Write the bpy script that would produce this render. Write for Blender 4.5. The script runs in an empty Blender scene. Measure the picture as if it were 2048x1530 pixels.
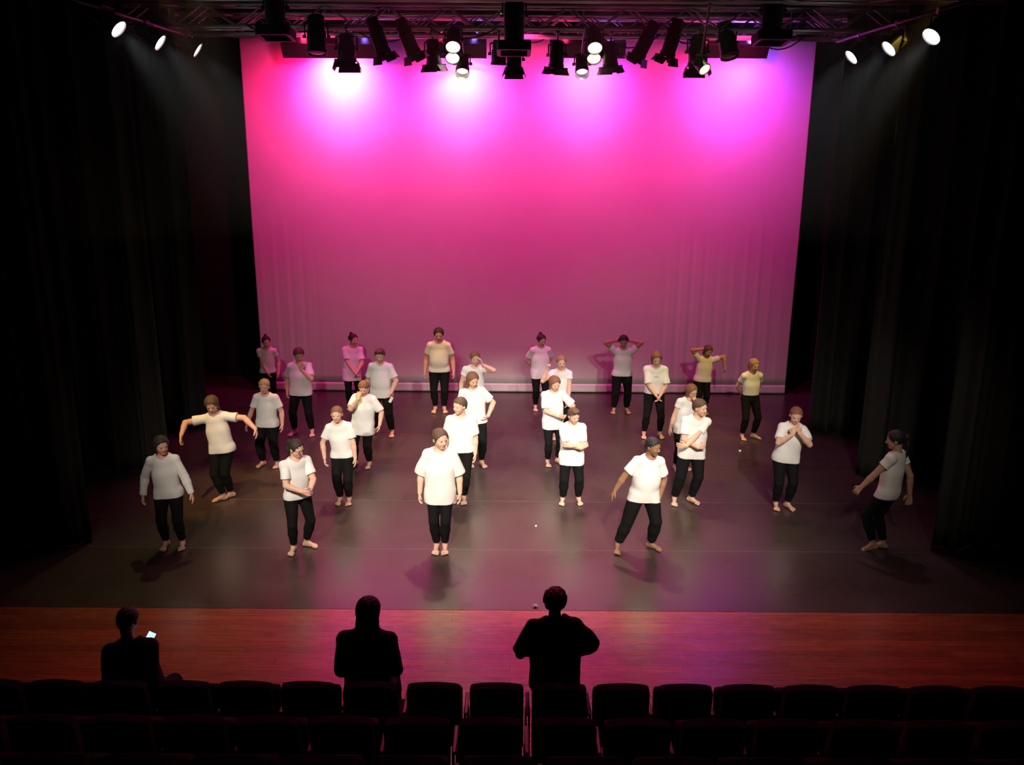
import bpy, bmesh, math, random
import numpy as np
from mathutils import Vector, Matrix
random.seed(7)
SC = bpy.context.scene
COL = SC.collection
R = math.radians
PI = math.pi

# ------------------------------------------------------------------ camera
F_PX = 1770.0
CAM_H = 4.70
PITCH = 15.32
ROLL = 0.40
cam_d = bpy.data.cameras.new('camera')
cam_d.sensor_width = 36.0
cam_d.lens = 36.0 * F_PX / 2048.0
cam_d.clip_end = 100
cam = bpy.data.objects.new('camera', cam_d)
COL.objects.link(cam)
CAM_M = Matrix.Rotation(R(90 - PITCH), 3, 'X') @ Matrix.Rotation(R(ROLL), 3, 'Z')
cam.matrix_world = Matrix.Translation((0, 0, CAM_H)) @ CAM_M.to_4x4()
SC.camera = cam

def ray(px, py):
    return CAM_M @ Vector(((px - 1024) / F_PX, -(py - 765) / F_PX, -1.0))
def at_z(px, py, z=0.0):          # where the line of sight meets the height z
    r = ray(px, py)
    t = (z - CAM_H) / r.z
    return Vector((r.x * t, r.y * t, z))
def at_d(px, py, d):              # the point of the line of sight at distance d up the stage
    r = ray(px, py)
    t = d / r.y
    return Vector((r.x * t, d, CAM_H + r.z * t))

# ------------------------------------------------------------------ world, exposure
w = bpy.data.worlds.new('world')
SC.world = w
w.use_nodes = True
w.node_tree.nodes['Background'].inputs[0].default_value = (0.9, 0.75, 0.85, 1)
w.node_tree.nodes['Background'].inputs[1].default_value = 0.0008
SC.view_settings.view_transform = 'Standard'
SC.view_settings.look = 'None'
SC.view_settings.exposure = 0.0
SC.view_settings.gamma = 1.0
SC.view_settings.use_curve_mapping = False
SC.cycles.use_denoising = True
SC.cycles.max_bounces = 6
SC.cycles.diffuse_bounces = 3
SC.cycles.glossy_bounces = 3
SC.cycles.volume_bounces = 0
SC.cycles.sample_clamp_indirect = 6.0
SC.cycles.sample_clamp_direct = 0.0
SC.cycles.use_light_tree = True
SC.cycles.caustics_reflective = False
SC.cycles.caustics_refractive = False

def spot(name, loc, target, power, color, angle=40, blend=0.6, size=0.08, parent=None):
    l = bpy.data.lights.new(name, 'SPOT')
    l.energy = power
    l.color = color
    l.spot_size = R(angle)
    l.spot_blend = blend
    l.shadow_soft_size = size
    o = bpy.data.objects.new(name, l)
    COL.objects.link(o)
    d = Vector(target) - Vector(loc)
    o.matrix_world = Matrix.Translation(loc) @ d.to_track_quat('-Z', 'Y').to_matrix().to_4x4()
    if parent is not None:
        o.parent = parent
        o.matrix_parent_inverse = parent.matrix_world.inverted()
    return o

# the front-of-house lamps, hung over the seats behind and above the camera
WARM = (1.0, 0.88, 0.73)
for x, tx, ty, p, ang in ((-3.6, -1.9, 10.5, 4300, 25), (-1.2, -0.6, 10.7, 4300, 23), (1.2, 0.8, 10.7, 4300, 23),
                          (3.6, 2.0, 10.6, 4300, 25), (-2.2, -2.4, 13.0, 620, 30), (2.2, 2.6, 13.0, 620, 30), (-2.4, -3.6, 10.6, 700, 20), (2.4, 4.0, 10.8, 600, 22)):
    spot('front_of_house_light', (x, 1.2, 7.6), (tx, ty, 0.9), p, WARM, ang, 0.9, 0.12)
# amber and pink lamps at the top of the rig, picking out single children from steeply above
AMBER = (1.0, 0.68, 0.10)
for x, y, z, tx, ty, tz, p, c, ang in ((-4.9, 8.5, 6.9, -4.05, 11.0, 0.9, 1300, (1.0, 0.60, 0.20), 16), (-4.3, 10.9, 6.9, -2.25, 12.9, 0.8, 1200, AMBER, 13),
                                  (-1.25, 10.9, 6.9, -1.2, 14.7, 1.0, 620, AMBER, 13), (5.2, 10.9, 6.9, 3.5, 14.3, 1.0, 1000, AMBER, 20),
                                  (-3.9, 10.9, 6.9, -2.75, 14.7, 1.0, 900, (1.0, 0.12, 0.50), 12), (1.9, 10.9, 6.9, 0.75, 14.7, 1.0, 420, (1.0, 0.12, 0.60), 12),
                                  (-4.7, 12.7, 6.9, -3.3, 13.3, 0.8, 600, (1.0, 0.10, 0.50), 20)):
    spot('rig_light', (x, y, z), (tx, ty, tz), p, c, ang, 0.6, 0.06)
# coloured back lights of the rig, falling on the front of the dance floor
for x, tx, p, c in ((-4.2, -3.5, 345, (0.80, 0.85, 0.30)), (-2.2, -1.9, 450, (1.0, 0.22, 0.50)), (-0.2, -0.2, 300, (0.85, 0.80, 0.40)), (1.2, 1.0, 390, (1.0, 0.25, 0.50)),
                    (2.6, 2.2, 330, (0.90, 0.80, 0.35)), (4.2, 3.5, 300, (0.75, 0.45, 0.60))):
    spot('rig_light', (x, 12.9, 7.3), (tx, 9.2, 0.0), p, c, 30, 0.9, 0.09)
# lamps of the rig pointing down at the wooden apron
for x, p, c in ((-3.6, 85, (1.0, 0.50, 0.34)), (-1.0, 480, (1.0, 0.08, 0.26)), (1.3, 480, (1.0, 0.08, 0.26)), (3.8, 90, (1.0, 0.48, 0.32))):
    spot('apron_light', (x, 11.2, 7.3), (x * 1.05, 7.6, 0.0), p, c, 52, 1.0, 0.1)

# ------------------------------------------------------------------ materials
def nt(name):
    m = bpy.data.materials.new(name)
    m.use_nodes = True
    n = m.node_tree.nodes
    return m, n, m.node_tree.links, n['Principled BSDF']
def simple(name, col, rough=0.6, metal=0.0, spec=0.5, bump=0.0, bscale=200.0, var=0.0, vscale=6.0):
    m, n, l, b = nt(name)
    b.inputs['Base Color'].default_value = (*col, 1)
    b.inputs['Roughness'].default_value = rough
    b.inputs['Metallic'].default_value = metal
    b.inputs['Specular IOR Level'].default_value = spec
    if bump or var:
        tc = n.new('ShaderNodeTexCoord')
    if bump:
        t = n.new('ShaderNodeTexNoise'); t.inputs['Scale'].default_value = bscale; t.inputs['Detail'].default_value = 3
        l.new(tc.outputs['Object'], t.inputs['Vector'])
        bp = n.new('ShaderNodeBump'); bp.inputs['Strength'].default_value = bump; bp.inputs['Distance'].default_value = 0.004
        l.new(t.outputs['Fac'], bp.inputs['Height']); l.new(bp.outputs['Normal'], b.inputs['Normal'])
    if var:
        t = n.new('ShaderNodeTexNoise'); t.inputs['Scale'].default_value = vscale; t.inputs['Detail'].default_value = 4
        l.new(tc.outputs['Object'], t.inputs['Vector'])
        r = n.new('ShaderNodeMapRange'); r.inputs[3].default_value = 1 - var; r.inputs[4].default_value = 1 + var
        l.new(t.outputs['Fac'], r.inputs[0])
        mx = n.new('ShaderNodeMix'); mx.data_type = 'RGBA'; mx.blend_type = 'MULTIPLY'; mx.inputs[0].default_value = 1
        mx.inputs[6].default_value = (*col, 1)
        l.new(r.outputs[0], mx.inputs[7]); l.new(mx.outputs[2], b.inputs['Base Color'])
    return m
def emit(name, col, s):
    m, n, l, b = nt(name)
    b.inputs['Base Color'].default_value = (0.02, 0.02, 0.02, 1)
    b.inputs['Emission Color'].default_value = (*col, 1)
    b.inputs['Emission Strength'].default_value = s
    return m

def floor_wood():
    m, n, l, b = nt('wood_boards')
    tc = n.new('ShaderNodeTexCoord')
    br = n.new('ShaderNodeTexBrick')
    br.inputs['Scale'].default_value = 1.0
    br.inputs['Brick Width'].default_value = 1.6
    br.inputs['Row Height'].default_value = 0.095
    br.inputs['Mortar Size'].default_value = 0.0015
    br.inputs['Color1'].default_value = (0.44, 0.115, 0.040, 1)
    br.inputs['Color2'].default_value = (0.28, 0.068, 0.025, 1)
    br.inputs['Mortar'].default_value = (0.03, 0.012, 0.008, 1)
    br.offset = 0.37
    l.new(tc.outputs['Object'], br.inputs['Vector'])
    mp = n.new('ShaderNodeMapping'); mp.inputs['Scale'].default_value = (1.2, 26, 1)
    l.new(tc.outputs['Object'], mp.inputs['Vector'])
    t = n.new('ShaderNodeTexNoise'); t.inputs['Scale'].default_value = 2.0; t.inputs['Detail'].default_value = 5
    l.new(mp.outputs[0], t.inputs['Vector'])
    mr = n.new('ShaderNodeMapRange'); mr.inputs[3].default_value = 0.55; mr.inputs[4].default_value = 1.45
    l.new(t.outputs['Fac'], mr.inputs[0])
    mx = n.new('ShaderNodeMix'); mx.data_type = 'RGBA'; mx.blend_type = 'MULTIPLY'; mx.inputs[0].default_value = 1
    l.new(br.outputs['Color'], mx.inputs[6]); l.new(mr.outputs[0], mx.inputs[7])
    l.new(mx.outputs[2], b.inputs['Base Color'])
    r2 = n.new('ShaderNodeMapRange'); r2.inputs[3].default_value = 0.20; r2.inputs[4].default_value = 0.34
    l.new(t.outputs['Fac'], r2.inputs[0]); l.new(r2.outputs[0], b.inputs['Roughness'])
    b.inputs['Specular IOR Level'].default_value = 1.0
    return m
def vinyl():
    m, n, l, b = nt('black_vinyl')
    tc = n.new('ShaderNodeTexCoord')
    t = n.new('ShaderNodeTexNoise'); t.inputs['Scale'].default_value = 1.3; t.inputs['Detail'].default_value = 2
    t.inputs['Roughness'].default_value = 0.65
    l.new(tc.outputs['Object'], t.inputs['Vector'])
    cr = n.new('ShaderNodeMapRange'); cr.inputs[3].default_value = 0.75; cr.inputs[4].default_value = 1.3
    l.new(t.outputs['Fac'], cr.inputs[0])
    mx = n.new('ShaderNodeMix'); mx.data_type = 'RGBA'; mx.blend_type = 'MULTIPLY'; mx.inputs[0].default_value = 1
    mx.inputs[6].default_value = (0.052, 0.038, 0.031, 1)
    l.new(cr.outputs[0], mx.inputs[7]); l.new(mx.outputs[2], b.inputs['Base Color'])
    r2 = n.new('ShaderNodeMapRange'); r2.inputs[3].default_value = 0.22; r2.inputs[4].default_value = 0.36; b.inputs['Specular IOR Level'].default_value = 0.8
    l.new(t.outputs['Fac'], r2.inputs[0]); l.new(r2.outputs[0], b.inputs['Roughness'])
    return m
M = dict(
    wood=floor_wood(), vinyl=vinyl(),
    tape=simple('seam_tape', (0.09, 0.08, 0.08), 0.4),
    blackwall=simple('black_paint', (0.012, 0.011, 0.011), 0.9, spec=0.2),
    serge=simple('black_serge', (0.050, 0.049, 0.046), 0.95, spec=0.1, bump=0.3, bscale=300),
    cyc=simple('cyclorama_cloth', (0.74, 0.72, 0.72), 0.9, spec=0.1, bump=0.25, bscale=120, var=0.05, vscale=3),
    hem=simple('cyclorama_hem_cloth', (0.82, 0.80, 0.80), 0.9, spec=0.1, bump=0.25, bscale=120),
    alu=simple('aluminium', (0.55, 0.53, 0.54), 0.45, metal=0.3),
    blackmetal=simple('black_metal', (0.018, 0.017, 0.018), 0.45, metal=0.2),
    steel=simple('steel', (0.22, 0.21, 0.21), 0.4, metal=0.9),
    rubber=simple('cable_rubber', (0.015, 0.015, 0.015), 0.6),
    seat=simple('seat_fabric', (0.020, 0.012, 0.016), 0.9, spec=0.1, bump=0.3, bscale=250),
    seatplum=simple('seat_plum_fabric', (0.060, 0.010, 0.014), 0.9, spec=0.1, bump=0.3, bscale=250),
    plastic=simple('black_plastic', (0.012, 0.012, 0.013), 0.5),
    armwood=simple('arm_wood', (0.34, 0.20, 0.11), 0.35),
    carpet=simple('riser_carpet', (0.010, 0.008, 0.009), 0.95, spec=0.05, bump=0.3, bscale=300),
    shirt=simple('white_cotton', (0.80, 0.79, 0.77), 0.85, spec=0.2, bump=0.25, bscale=220),
    black=simple('black_cotton', (0.007, 0.0065, 0.007), 0.85, spec=0.15, bump=0.25, bscale=180),
    darkcloth=simple('dark_jacket', (0.012, 0.013, 0.017), 0.85, spec=0.2),
    eye=simple('eye_white', (0.75, 0.73, 0.70), 0.3), iris=simple('eye_iris', (0.02, 0.012, 0.01), 0.2),
    paper=simple('white_paper', (0.8, 0.8, 0.78), 0.8),
    lens_dark=simple('dark_lens', (0.03, 0.03, 0.035), 0.1),
    ink=simple('grey_print', (0.42, 0.42, 0.45), 0.8),
)
def skinm(name, c, lip):
    a = simple(name, c, 0.55, spec=0.35, bump=0.1, bscale=80)
    b = simple(name + '_lips', lip, 0.45)
    return (a, b)
SKIN = dict(
    fair=skinm('fair_skin', (0.72, 0.43, 0.32), (0.52, 0.26, 0.22)),
    rosy=skinm('rosy_skin', (0.70, 0.39, 0.29), (0.52, 0.26, 0.22)),
    tan=skinm('tan_skin', (0.47, 0.27, 0.18), (0.33, 0.13, 0.11)),
    brown=skinm('brown_skin', (0.30, 0.155, 0.09), (0.22, 0.09, 0.07)),
)
HAIR = dict(
    brown=simple('brown_hair', (0.085, 0.045, 0.025), 0.65, var=0.35, vscale=60),
    dark=simple('dark_hair', (0.022, 0.015, 0.012), 0.65, var=0.3, vscale=60),
    auburn=simple('auburn_hair', (0.19, 0.080, 0.040), 0.65, var=0.35, vscale=60),
    blond=simple('dark_blond_hair', (0.26, 0.15, 0.07), 0.65, var=0.35, vscale=60),
    fairh=simple('fair_hair', (0.42, 0.27, 0.13), 0.65, var=0.3, vscale=60),
    black=simple('black_hair', (0.010, 0.009, 0.010), 0.65, var=0.2, vscale=60),
)

# ------------------------------------------------------------------ small helpers
def tag(o, label, cat, group=None, kind=None):
    o['label'] = label
    o['category'] = cat
    if group: o['group'] = group
    if kind: o['kind'] = kind
    return o
def link(name, me, mats, parent=None, smooth=False, mw=None):
    o = bpy.data.objects.new(name, me)
    COL.objects.link(o)
    for m in (mats if isinstance(mats, (list, tuple)) else [mats]):
        me.materials.append(m)
    if parent is not None: o.parent = parent
    if smooth:
        me.polygons.foreach_set('use_smooth', [True] * len(me.polygons))
    if mw is not None: o.matrix_world = mw
    return o
def empty(name, loc, rot=(0, 0, 0)):
    o = bpy.data.objects.new(name, None)
    COL.objects.link(o)
    o.location = loc
    o.rotation_euler = rot
    o.empty_display_size = 0.1
    return o
def bmo(name, bm, mats, parent=None, smooth=False):
    me = bpy.data.meshes.new(name)
    bm.normal_update()
    bm.to_mesh(me); bm.free()
    return link(name, me, mats, parent, smooth)
def add_box(bm, c, s, rot=None, bevel=0.0):
    r = bmesh.ops.create_cube(bm, size=1.0)
    vs = r['verts']
    m = Matrix.Translation(c) @ (rot.to_4x4() if rot is not None else Matrix.Identity(4)) @ Matrix.Diagonal((*s, 1))
    bmesh.ops.transform(bm, matrix=m, verts=vs)
    if bevel:
        es = list({e for v in vs for e in v.link_edges})
        bmesh.ops.bevel(bm, geom=es, offset=bevel, segments=2, affect='EDGES', profile=0.5)
def add_tube(bm, a, b, r1, r2=None, n=10, cap=True):
    a, b = Vector(a), Vector(b)
    d = b - a
    if d.length < 1e-6: return
    q = d.to_track_quat('Z', 'Y').to_matrix().to_4x4()
    m = Matrix.Translation((a + b) / 2) @ q
    bmesh.ops.create_cone(bm, cap_ends=cap, segments=n, radius1=r1, radius2=r1 if r2 is None else r2, depth=d.length, matrix=m)
def add_path(bm, pts, r, n=8):
    for a, b in zip(pts[:-1], pts[1:]):
        add_tube(bm, a, b, r, n=n)
        bmesh.ops.create_uvsphere(bm, u_segments=n, v_segments=5, radius=r, matrix=Matrix.Translation(b))
def add_lathe(bm, prof, n=24):      # prof: (radius, z) pairs, along local z
    rings = []
    for r, z in prof:
        rings.append([bm.verts.new((r * math.cos(2 * PI * i / n), r * math.sin(2 * PI * i / n), z)) for i in range(n)])
    for a, b in zip(rings[:-1], rings[1:]):
        for i in range(n):
            bm.faces.new((a[i], a[(i + 1) % n], b[(i + 1) % n], b[i]))
    return rings
def copy_tree(o, parent=None):
    c = o.copy()
    COL.objects.link(c)
    if parent is not None: c.parent = parent
    for ch in list(o.children):
        copy_tree(ch, c)
    return c

# ------------------------------------------------------------------ setting
def struct_box(name, c, s, mat):
    bm = bmesh.new(); add_box(bm, c, s)
    o = bmo(name, bm, mat); o['kind'] = 'structure'
    return o
struct_box('floor', (0, 9.0, -0.1), (22, 24, 0.2), M['wood'])
struct_box('wall_back', (0, 17.6, 4.4), (22, 0.2, 9.2), M['blackwall'])
struct_box('wall_left', (-10.6, 9.0, 4.4), (0.2, 24, 9.2), M['blackwall'])
struct_box('wall_right', (10.6, 9.0, 4.4), (0.2, 24, 9.2), M['blackwall'])
struct_box('ceiling', (0, 9.0, 9.1), (22, 24, 0.2), M['blackwall'])
# stepped platforms under the raked seats
STEP = [(5.22, 0.38), (4.38, 0.77), (3.52, 1.2)]
prev = 0.0
for i, (d, z) in enumerate(STEP):
    back = STEP[i + 1][0] if i + 1 < len(STEP) else 1.0
    struct_box('trim_%d' % (i + 1), (0, (d + back) / 2, z / 2), (16, d - back, z), M['carpet'])

# vinyl dance floor in strips laid across the stage
edges = [at_z(1024, 1221).y, at_z(1024, 1100).y, at_z(1024, 1003).y, 12.5, 13.95, 15.4, 17.49]
STRIP = ['black vinyl dance floor strip at the front edge beside the wooden boards',
         'black vinyl dance floor strip directly behind the front one, under the front row of feet',
         'black vinyl dance floor strip third from the wooden boards',
         'black vinyl dance floor strip fourth from the wooden boards, mid stage',
         'black vinyl dance floor strip second from the pink backcloth',
         'black vinyl dance floor strip lying under the bottom of the pink backcloth']
for i in range(6):
    bm = bmesh.new()
    add_box(bm, (0, (edges[i] + edges[i + 1]) / 2, 0.0015), (18.4, edges[i + 1] - edges[i] - 0.006, 0.003))
    o = bmo('dance_mat', bm, M['vinyl'])
    tag(o, STRIP[i], 'dance floor', 'dance floor strips')
    if i in (1, 2):
        bm = bmesh.new()
        add_box(bm, (0.3, edges[i], 0.0034), (12.5, 0.012, 0.0008))
        bmo('seam_tape', bm, M['tape'], o)

def grid_sheet(name, nu, nv, fn, mat, parent=None, thick=0.004):
    us = np.linspace(0, 1, nu); vs = np.linspace(0, 1, nv)
    co = [fn(u, v) for v in vs for u in us]
    faces = [(j * nu + i, j * nu + i + 1, (j + 1) * nu + i + 1, (j + 1) * nu + i) for j in range(nv - 1) for i in range(nu - 1)]
    me = bpy.data.meshes.new(name)
    me.from_pydata(co, [], faces)
    o = link(name, me, mat, parent, True)
    md = o.modifiers.new('thickness', 'SOLIDIFY'); md.thickness = thick; md.offset = 0
    return o
# backcloth
CYD = 16.42
CL, CR = -4.79, 5.26
CTOP = 6.42
def cyc_fold(x):
    def bump(c, wd): return math.exp(-((x - c) / wd) ** 2)
    a = 0.0030 * bump(-4.2, 0.6) + 0.0070 * bump(3.2, 0.55) + 0.0050 * bump(4.5, 0.5) + 0.0003
    return a
def cyc_pt(u, v):
    x = CL + (CR - CL) * u
    z = 0.16 + (CTOP - 0.16) * v
    f = cyc_fold(x) * max(0.0, 1 - 1.6 * v)
    y = CYD + f * (math.sin(x * 27 + 0.7 * math.sin(3.1 * x)) + 0.5 * math.sin(x * 53 + 1.1))
    y += 0.010 * math.sin(z * 1.3 + 0.5)
    return (x, y, z)
cyc = grid_sheet('cyclorama', 560, 40, cyc_pt, M['cyc'])
tag(cyc, 'large pale backcloth washed in pink and magenta light', 'backcloth')
def hem_pt(u, v):
    x, y, z = cyc_pt(u, 0)
    return (x, y - 0.005, 0.02 + 0.16 * v)
grid_sheet('hem', 560, 6, hem_pt, M['hem'], cyc)['label'] = 'paler weighted bottom hem of the backcloth'
bm = bmesh.new(); add_tube(bm, (CL - 0.4, CYD, CTOP + 0.03), (CR + 0.4, CYD, CTOP + 0.03), 0.03, n=12)
bmo('batten', bm, M['blackmetal'], cyc)

# black masking legs, three a side
def curtain(x_in, side, d, label, seed, width=4.3, amp=0.09, per=0.42):
    rnd = random.Random(seed)
    ph = [rnd.uniform(0, 6) for _ in range(4)]
    def f(u, v):
        s = u * width
        x = x_in + side * s
        a = amp * (1 - 0.45 * v)
        y = d + a * math.sin(2 * PI * s / per + 0.9 * math.sin(s * 2.3 + ph[0]) + 0.3 * v) + 0.35 * a * math.sin(2 * PI * s / (per * 0.37) + ph[1])
        x += 0.03 * math.sin(2 * PI * s / per + ph[2]) * (1 - v)
        return (x, y, 0.012 + 7.6 * v)
    o = grid_sheet('stage_curtain', 220, 30, f, M['serge'])
    tag(o, label, 'curtain', 'black side curtains')
    bm = bmesh.new()
    add_tube(bm, (x_in, d, 7.64), (x_in + side * width, d, 7.64), 0.025, n=10)
    bmo('curtain_rail', bm, M['blackmetal'], o)
    return o
curtain(-5.0, -1, 9.72, 'black pleated side curtain nearest the seats by the person in long sleeves', 1)
curtain(5.0, 1, 9.72, 'black pleated side curtain nearest the seats, beside the person walking off', 2)
curtain(-5.0, -1, 12.06, 'middle black side curtain behind the person with both arms spread', 3)
curtain(5.02, 1, 12.06, 'middle black side curtain behind the person walking off', 4)
curtain(-5.02, -1, 14.1, 'black side curtain nearest the backcloth, on its redder side', 5, per=0.36)
curtain(4.93, 1, 14.1, 'black side curtain nearest the backcloth, on its more violet side', 6, per=0.36)

# ------------------------------------------------------------------ SDF modelling kit (bodies and clothes)
BIG = 1e3
def v3(a): return np.array(a, dtype=np.float64)
def unit(a):
    a = v3(a); return a / (np.linalg.norm(a) + 1e-12)
class Sdf:
    def __init__(s, ragged=0.0): s.p = []; s.ragged = ragged
    def cone(s, a, b, ra, rb, k=0.01, n=None, q=1.0, cut=None, sub=False):
        s.p.append(('c', v3(a), v3(b), ra, rb, k, None if n is None else unit(n), q, cut, sub)); return s
    def ell(s, c, fr, r, k=0.01, sub=False):
        s.p.append(('e', v3(c), np.array(fr, dtype=np.float64), v3(r), k, sub)); return s
    def plane(s, c, n, k=0.004):        # keeps the side the normal points away from
        s.p.append(('p', v3(c), unit(n), k)); return s
    def noise(s, amp, freq, seed=0):
        s.p.append(('n', amp, freq, seed)); return s
    def mesh(s, h):
        lo = np.full(3, 1e9); hi = np.full(3, -1e9); bbs = []
        for p in s.p:
            if p[0] == 'c' and not p[9]:
                m = max(p[3], p[4]) * 1.02 + p[5] * 0.5 + 2 * h
                l = np.minimum(p[1], p[2]) - m; u = np.maximum(p[1], p[2]) + m
            elif p[0] == 'e' and not p[5]:
                m = max(p[3]) + p[4] * 0.5 + 2 * h
                l = p[1] - m; u = p[1] + m
            else: continue
            lo = np.minimum(lo, l); hi = np.maximum(hi, u)
        n = np.ceil((hi - lo) / h).astype(int) + 1
        F = np.full(n, BIG, dtype=np.float32)
        ax = [(lo[i] + h * np.arange(n[i])).astype(np.float32) for i in range(3)]
        for p in s.p:
            if p[0] in 'ce':
                if p[0] == 'c': m = max(p[3], p[4]) + p[5] + 2.5 * h; l = np.minimum(p[1], p[2]) - m; u = np.maximum(p[1], p[2]) + m
                else: m = max(p[3]) + p[4] + 2.5 * h; l = p[1] - m; u = p[1] + m
                i0 = np.clip(np.floor((l - lo) / h).astype(int), 0, n); i1 = np.clip(np.ceil((u - lo) / h).astype(int) + 1, 0, n)
            else: i0 = np.zeros(3, int); i1 = n
            if np.any(i1 <= i0): continue
            sl = tuple(slice(a, b) for a, b in zip(i0, i1))
            X = ax[0][sl[0]][:, None, None]; Y = ax[1][sl[1]][None, :, None]; Z = ax[2][sl[2]][None, None, :]
            if p[0] == 'c':
                _, a, b, ra, rb, k, nn, q, cut, sub = p
                dx, dy, dz = X - a[0], Y - a[1], Z - a[2]
                ab = b - a
                if nn is not None and q != 1.0:
                    pn = (dx * nn[0] + dy * nn[1] + dz * nn[2]) * (1 / q - 1)
                    dx = dx + pn * nn[0]; dy = dy + pn * nn[1]; dz = dz + pn * nn[2]
                    ab = ab + nn * (ab @ nn) * (1 / q - 1)
                L = ab @ ab + 1e-12
                t0 = (dx * ab[0] + dy * ab[1] + dz * ab[2]) / L
                t = np.clip(t0, 0, 1)
                d = np.sqrt((dx - t * ab[0]) ** 2 + (dy - t * ab[1]) ** 2 + (dz - t * ab[2]) ** 2) - (ra + (rb - ra) * t)
                if cut is not None:        # flat end at parameter cut
                    d = np.maximum(d, (t0 - cut) * math.sqrt(L))
            elif p[0] == 'e':
                _, c, fr, r, k, sub = p
                dx, dy, dz = X - c[0], Y - c[1], Z - c[2]
                u1 = (dx * fr[0][0] + dy * fr[0][1] + dz * fr[0][2]) / r[0]
                u2 = (dx * fr[1][0] + dy * fr[1][1] + dz * fr[1][2]) / r[1]
                u3 = (dx * fr[2][0] + dy * fr[2][1] + dz * fr[2][2]) / r[2]
                k0 = np.sqrt(u1 * u1 + u2 * u2 + u3 * u3)
                k1 = np.sqrt((u1 / r[0]) ** 2 + (u2 / r[1]) ** 2 + (u3 / r[2]) ** 2) + 1e-6
                d = k0 * (k0 - 1) / k1
            elif p[0] == 'p':
                _, c, nn, k = p
                d = (X - c[0]) * nn[0] + (Y - c[1]) * nn[1] + (Z - c[2]) * nn[2]
                if s.ragged: d = d + s.ragged * (np.sin(X * 190 + 1.3 * np.sin(Y * 90)) + 0.6 * np.sin(Y * 230 + Z * 60))
                A = F[sl]; hh = np.maximum(k - np.abs(A - d), 0) / k
                F[sl] = np.maximum(A, d) + hh * hh * k * 0.25
                continue
            elif p[0] == 'n':
                _, amp, fq, seed = p
                w1 = np.sin(X * fq * 0.9 + 1.7 * seed + 1.6 * np.sin(Y * fq * 0.7 + Z * fq * 0.35 + seed) + Z * fq * 0.25)
                w2 = np.sin(Z * fq * 0.8 + 2.1 * np.sin(X * fq * 0.6 + 2 * seed) + Y * fq * 0.9)
                F[sl] += amp * (w1 + w2 * 0.8)
                continue
            A = F[sl]
            if sub:
                d = -d; hh = np.maximum(k - np.abs(A - d), 0) / k
                F[sl] = np.maximum(A, d) + hh * hh * k * 0.25
            else:
                hh = np.maximum(k - np.abs(A - d), 0) / k
                F[sl] = np.minimum(A, d) - hh * hh * k * 0.25
        F[0] = F[-1] = BIG; F[:, 0] = F[:, -1] = BIG; F[:, :, 0] = F[:, :, -1] = BIG
        return surface_net(F, lo, h)
def surface_net(F, lo, h):
    ins = F < 0
    nx, ny, nz = F.shape
    cnt = np.zeros((nx - 1, ny - 1, nz - 1), np.int8)
    for i in (0, 1):
        for j in (0, 1):
            for k in (0, 1):
                cnt += ins[i:nx - 1 + i, j:ny - 1 + j, k:nz - 1 + k]
    act = (cnt > 0) & (cnt < 8)
    I, J, K = np.nonzero(act)
    idx = np.full(act.shape, -1, np.int32)
    idx[I, J, K] = np.arange(len(I))
    acc = np.zeros((len(I), 3)); num = np.zeros(len(I))
    cs = [(i, j, k) for i in (0, 1) for j in (0, 1) for k in (0, 1)]
    val = {c: np.clip(F[I + c[0], J + c[1], K + c[2]], -1, 1).astype(np.float64) for c in cs}
    for a in cs:
        for axx in range(3):
            if a[axx]: continue
            b = tuple(a[i] + (i == axx) for i in range(3))
            fa, fb = val[a], val[b]
            m = (fa < 0) != (fb < 0)
            # far cells hold a large value: keep the crossing near the surface
            t = np.where(m, fa / (fa - fb + 1e-12), 0)
            t = np.clip(t, 0.02, 0.98)
            for i in range(3):
                acc[:, i] += np.where(m, a[i] + (t if i == axx else 0), 0)
            num += m
    V = acc / num[:, None] + np.stack([I, J, K], 1)
    V = V * h + lo
    Q = []
    for axx in range(3):
        s0 = [slice(None)] * 3; s1 = [slice(None)] * 3
        s0[axx] = slice(0, -1); s1[axx] = slice(1, None)
        A = ins[tuple(s0)]; B = ins[tuple(s1)]
        ch = A != B
        o1, o2 = [(1, 2), (2, 0), (0, 1)][axx]
        P = np.stack(np.nonzero(ch), 1)
        ok = np.all(P > 0, 1) & (P[:, o1] < F.shape[o1] - 1) & (P[:, o2] < F.shape[o2] - 1)
        P = P[ok]
        sgn = A[P[:, 0], P[:, 1], P[:, 2]]
        def cell(d1, d2):
            q = P.copy(); q[:, o1] -= d1; q[:, o2] -= d2
            return idx[q[:, 0], q[:, 1], q[:, 2]]
        a, b, c, d = cell(1, 1), cell(0, 1), cell(0, 0), cell(1, 0)
        q = np.stack([a, b, c, d], 1)
        q[~sgn] = q[~sgn][:, ::-1]
        Q.append(q)
    Q = np.concatenate(Q)
    Q = Q[np.all(Q >= 0, 1)]
    return V, Q
def np_mesh(name, V, Q):
    me = bpy.data.meshes.new(name)
    me.vertices.add(len(V)); me.vertices.foreach_set('co', V.astype(np.float32).ravel())
    me.loops.add(Q.size); me.loops.foreach_set('vertex_index', Q.astype(np.int32).ravel())
    me.polygons.add(len(Q)); me.polygons.foreach_set('loop_start', np.arange(0, Q.size, 4, dtype=np.int32))
    me.polygons.foreach_set('use_smooth', np.ones(len(Q), dtype=bool))
    me.update(calc_edges=True)
    return me

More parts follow.
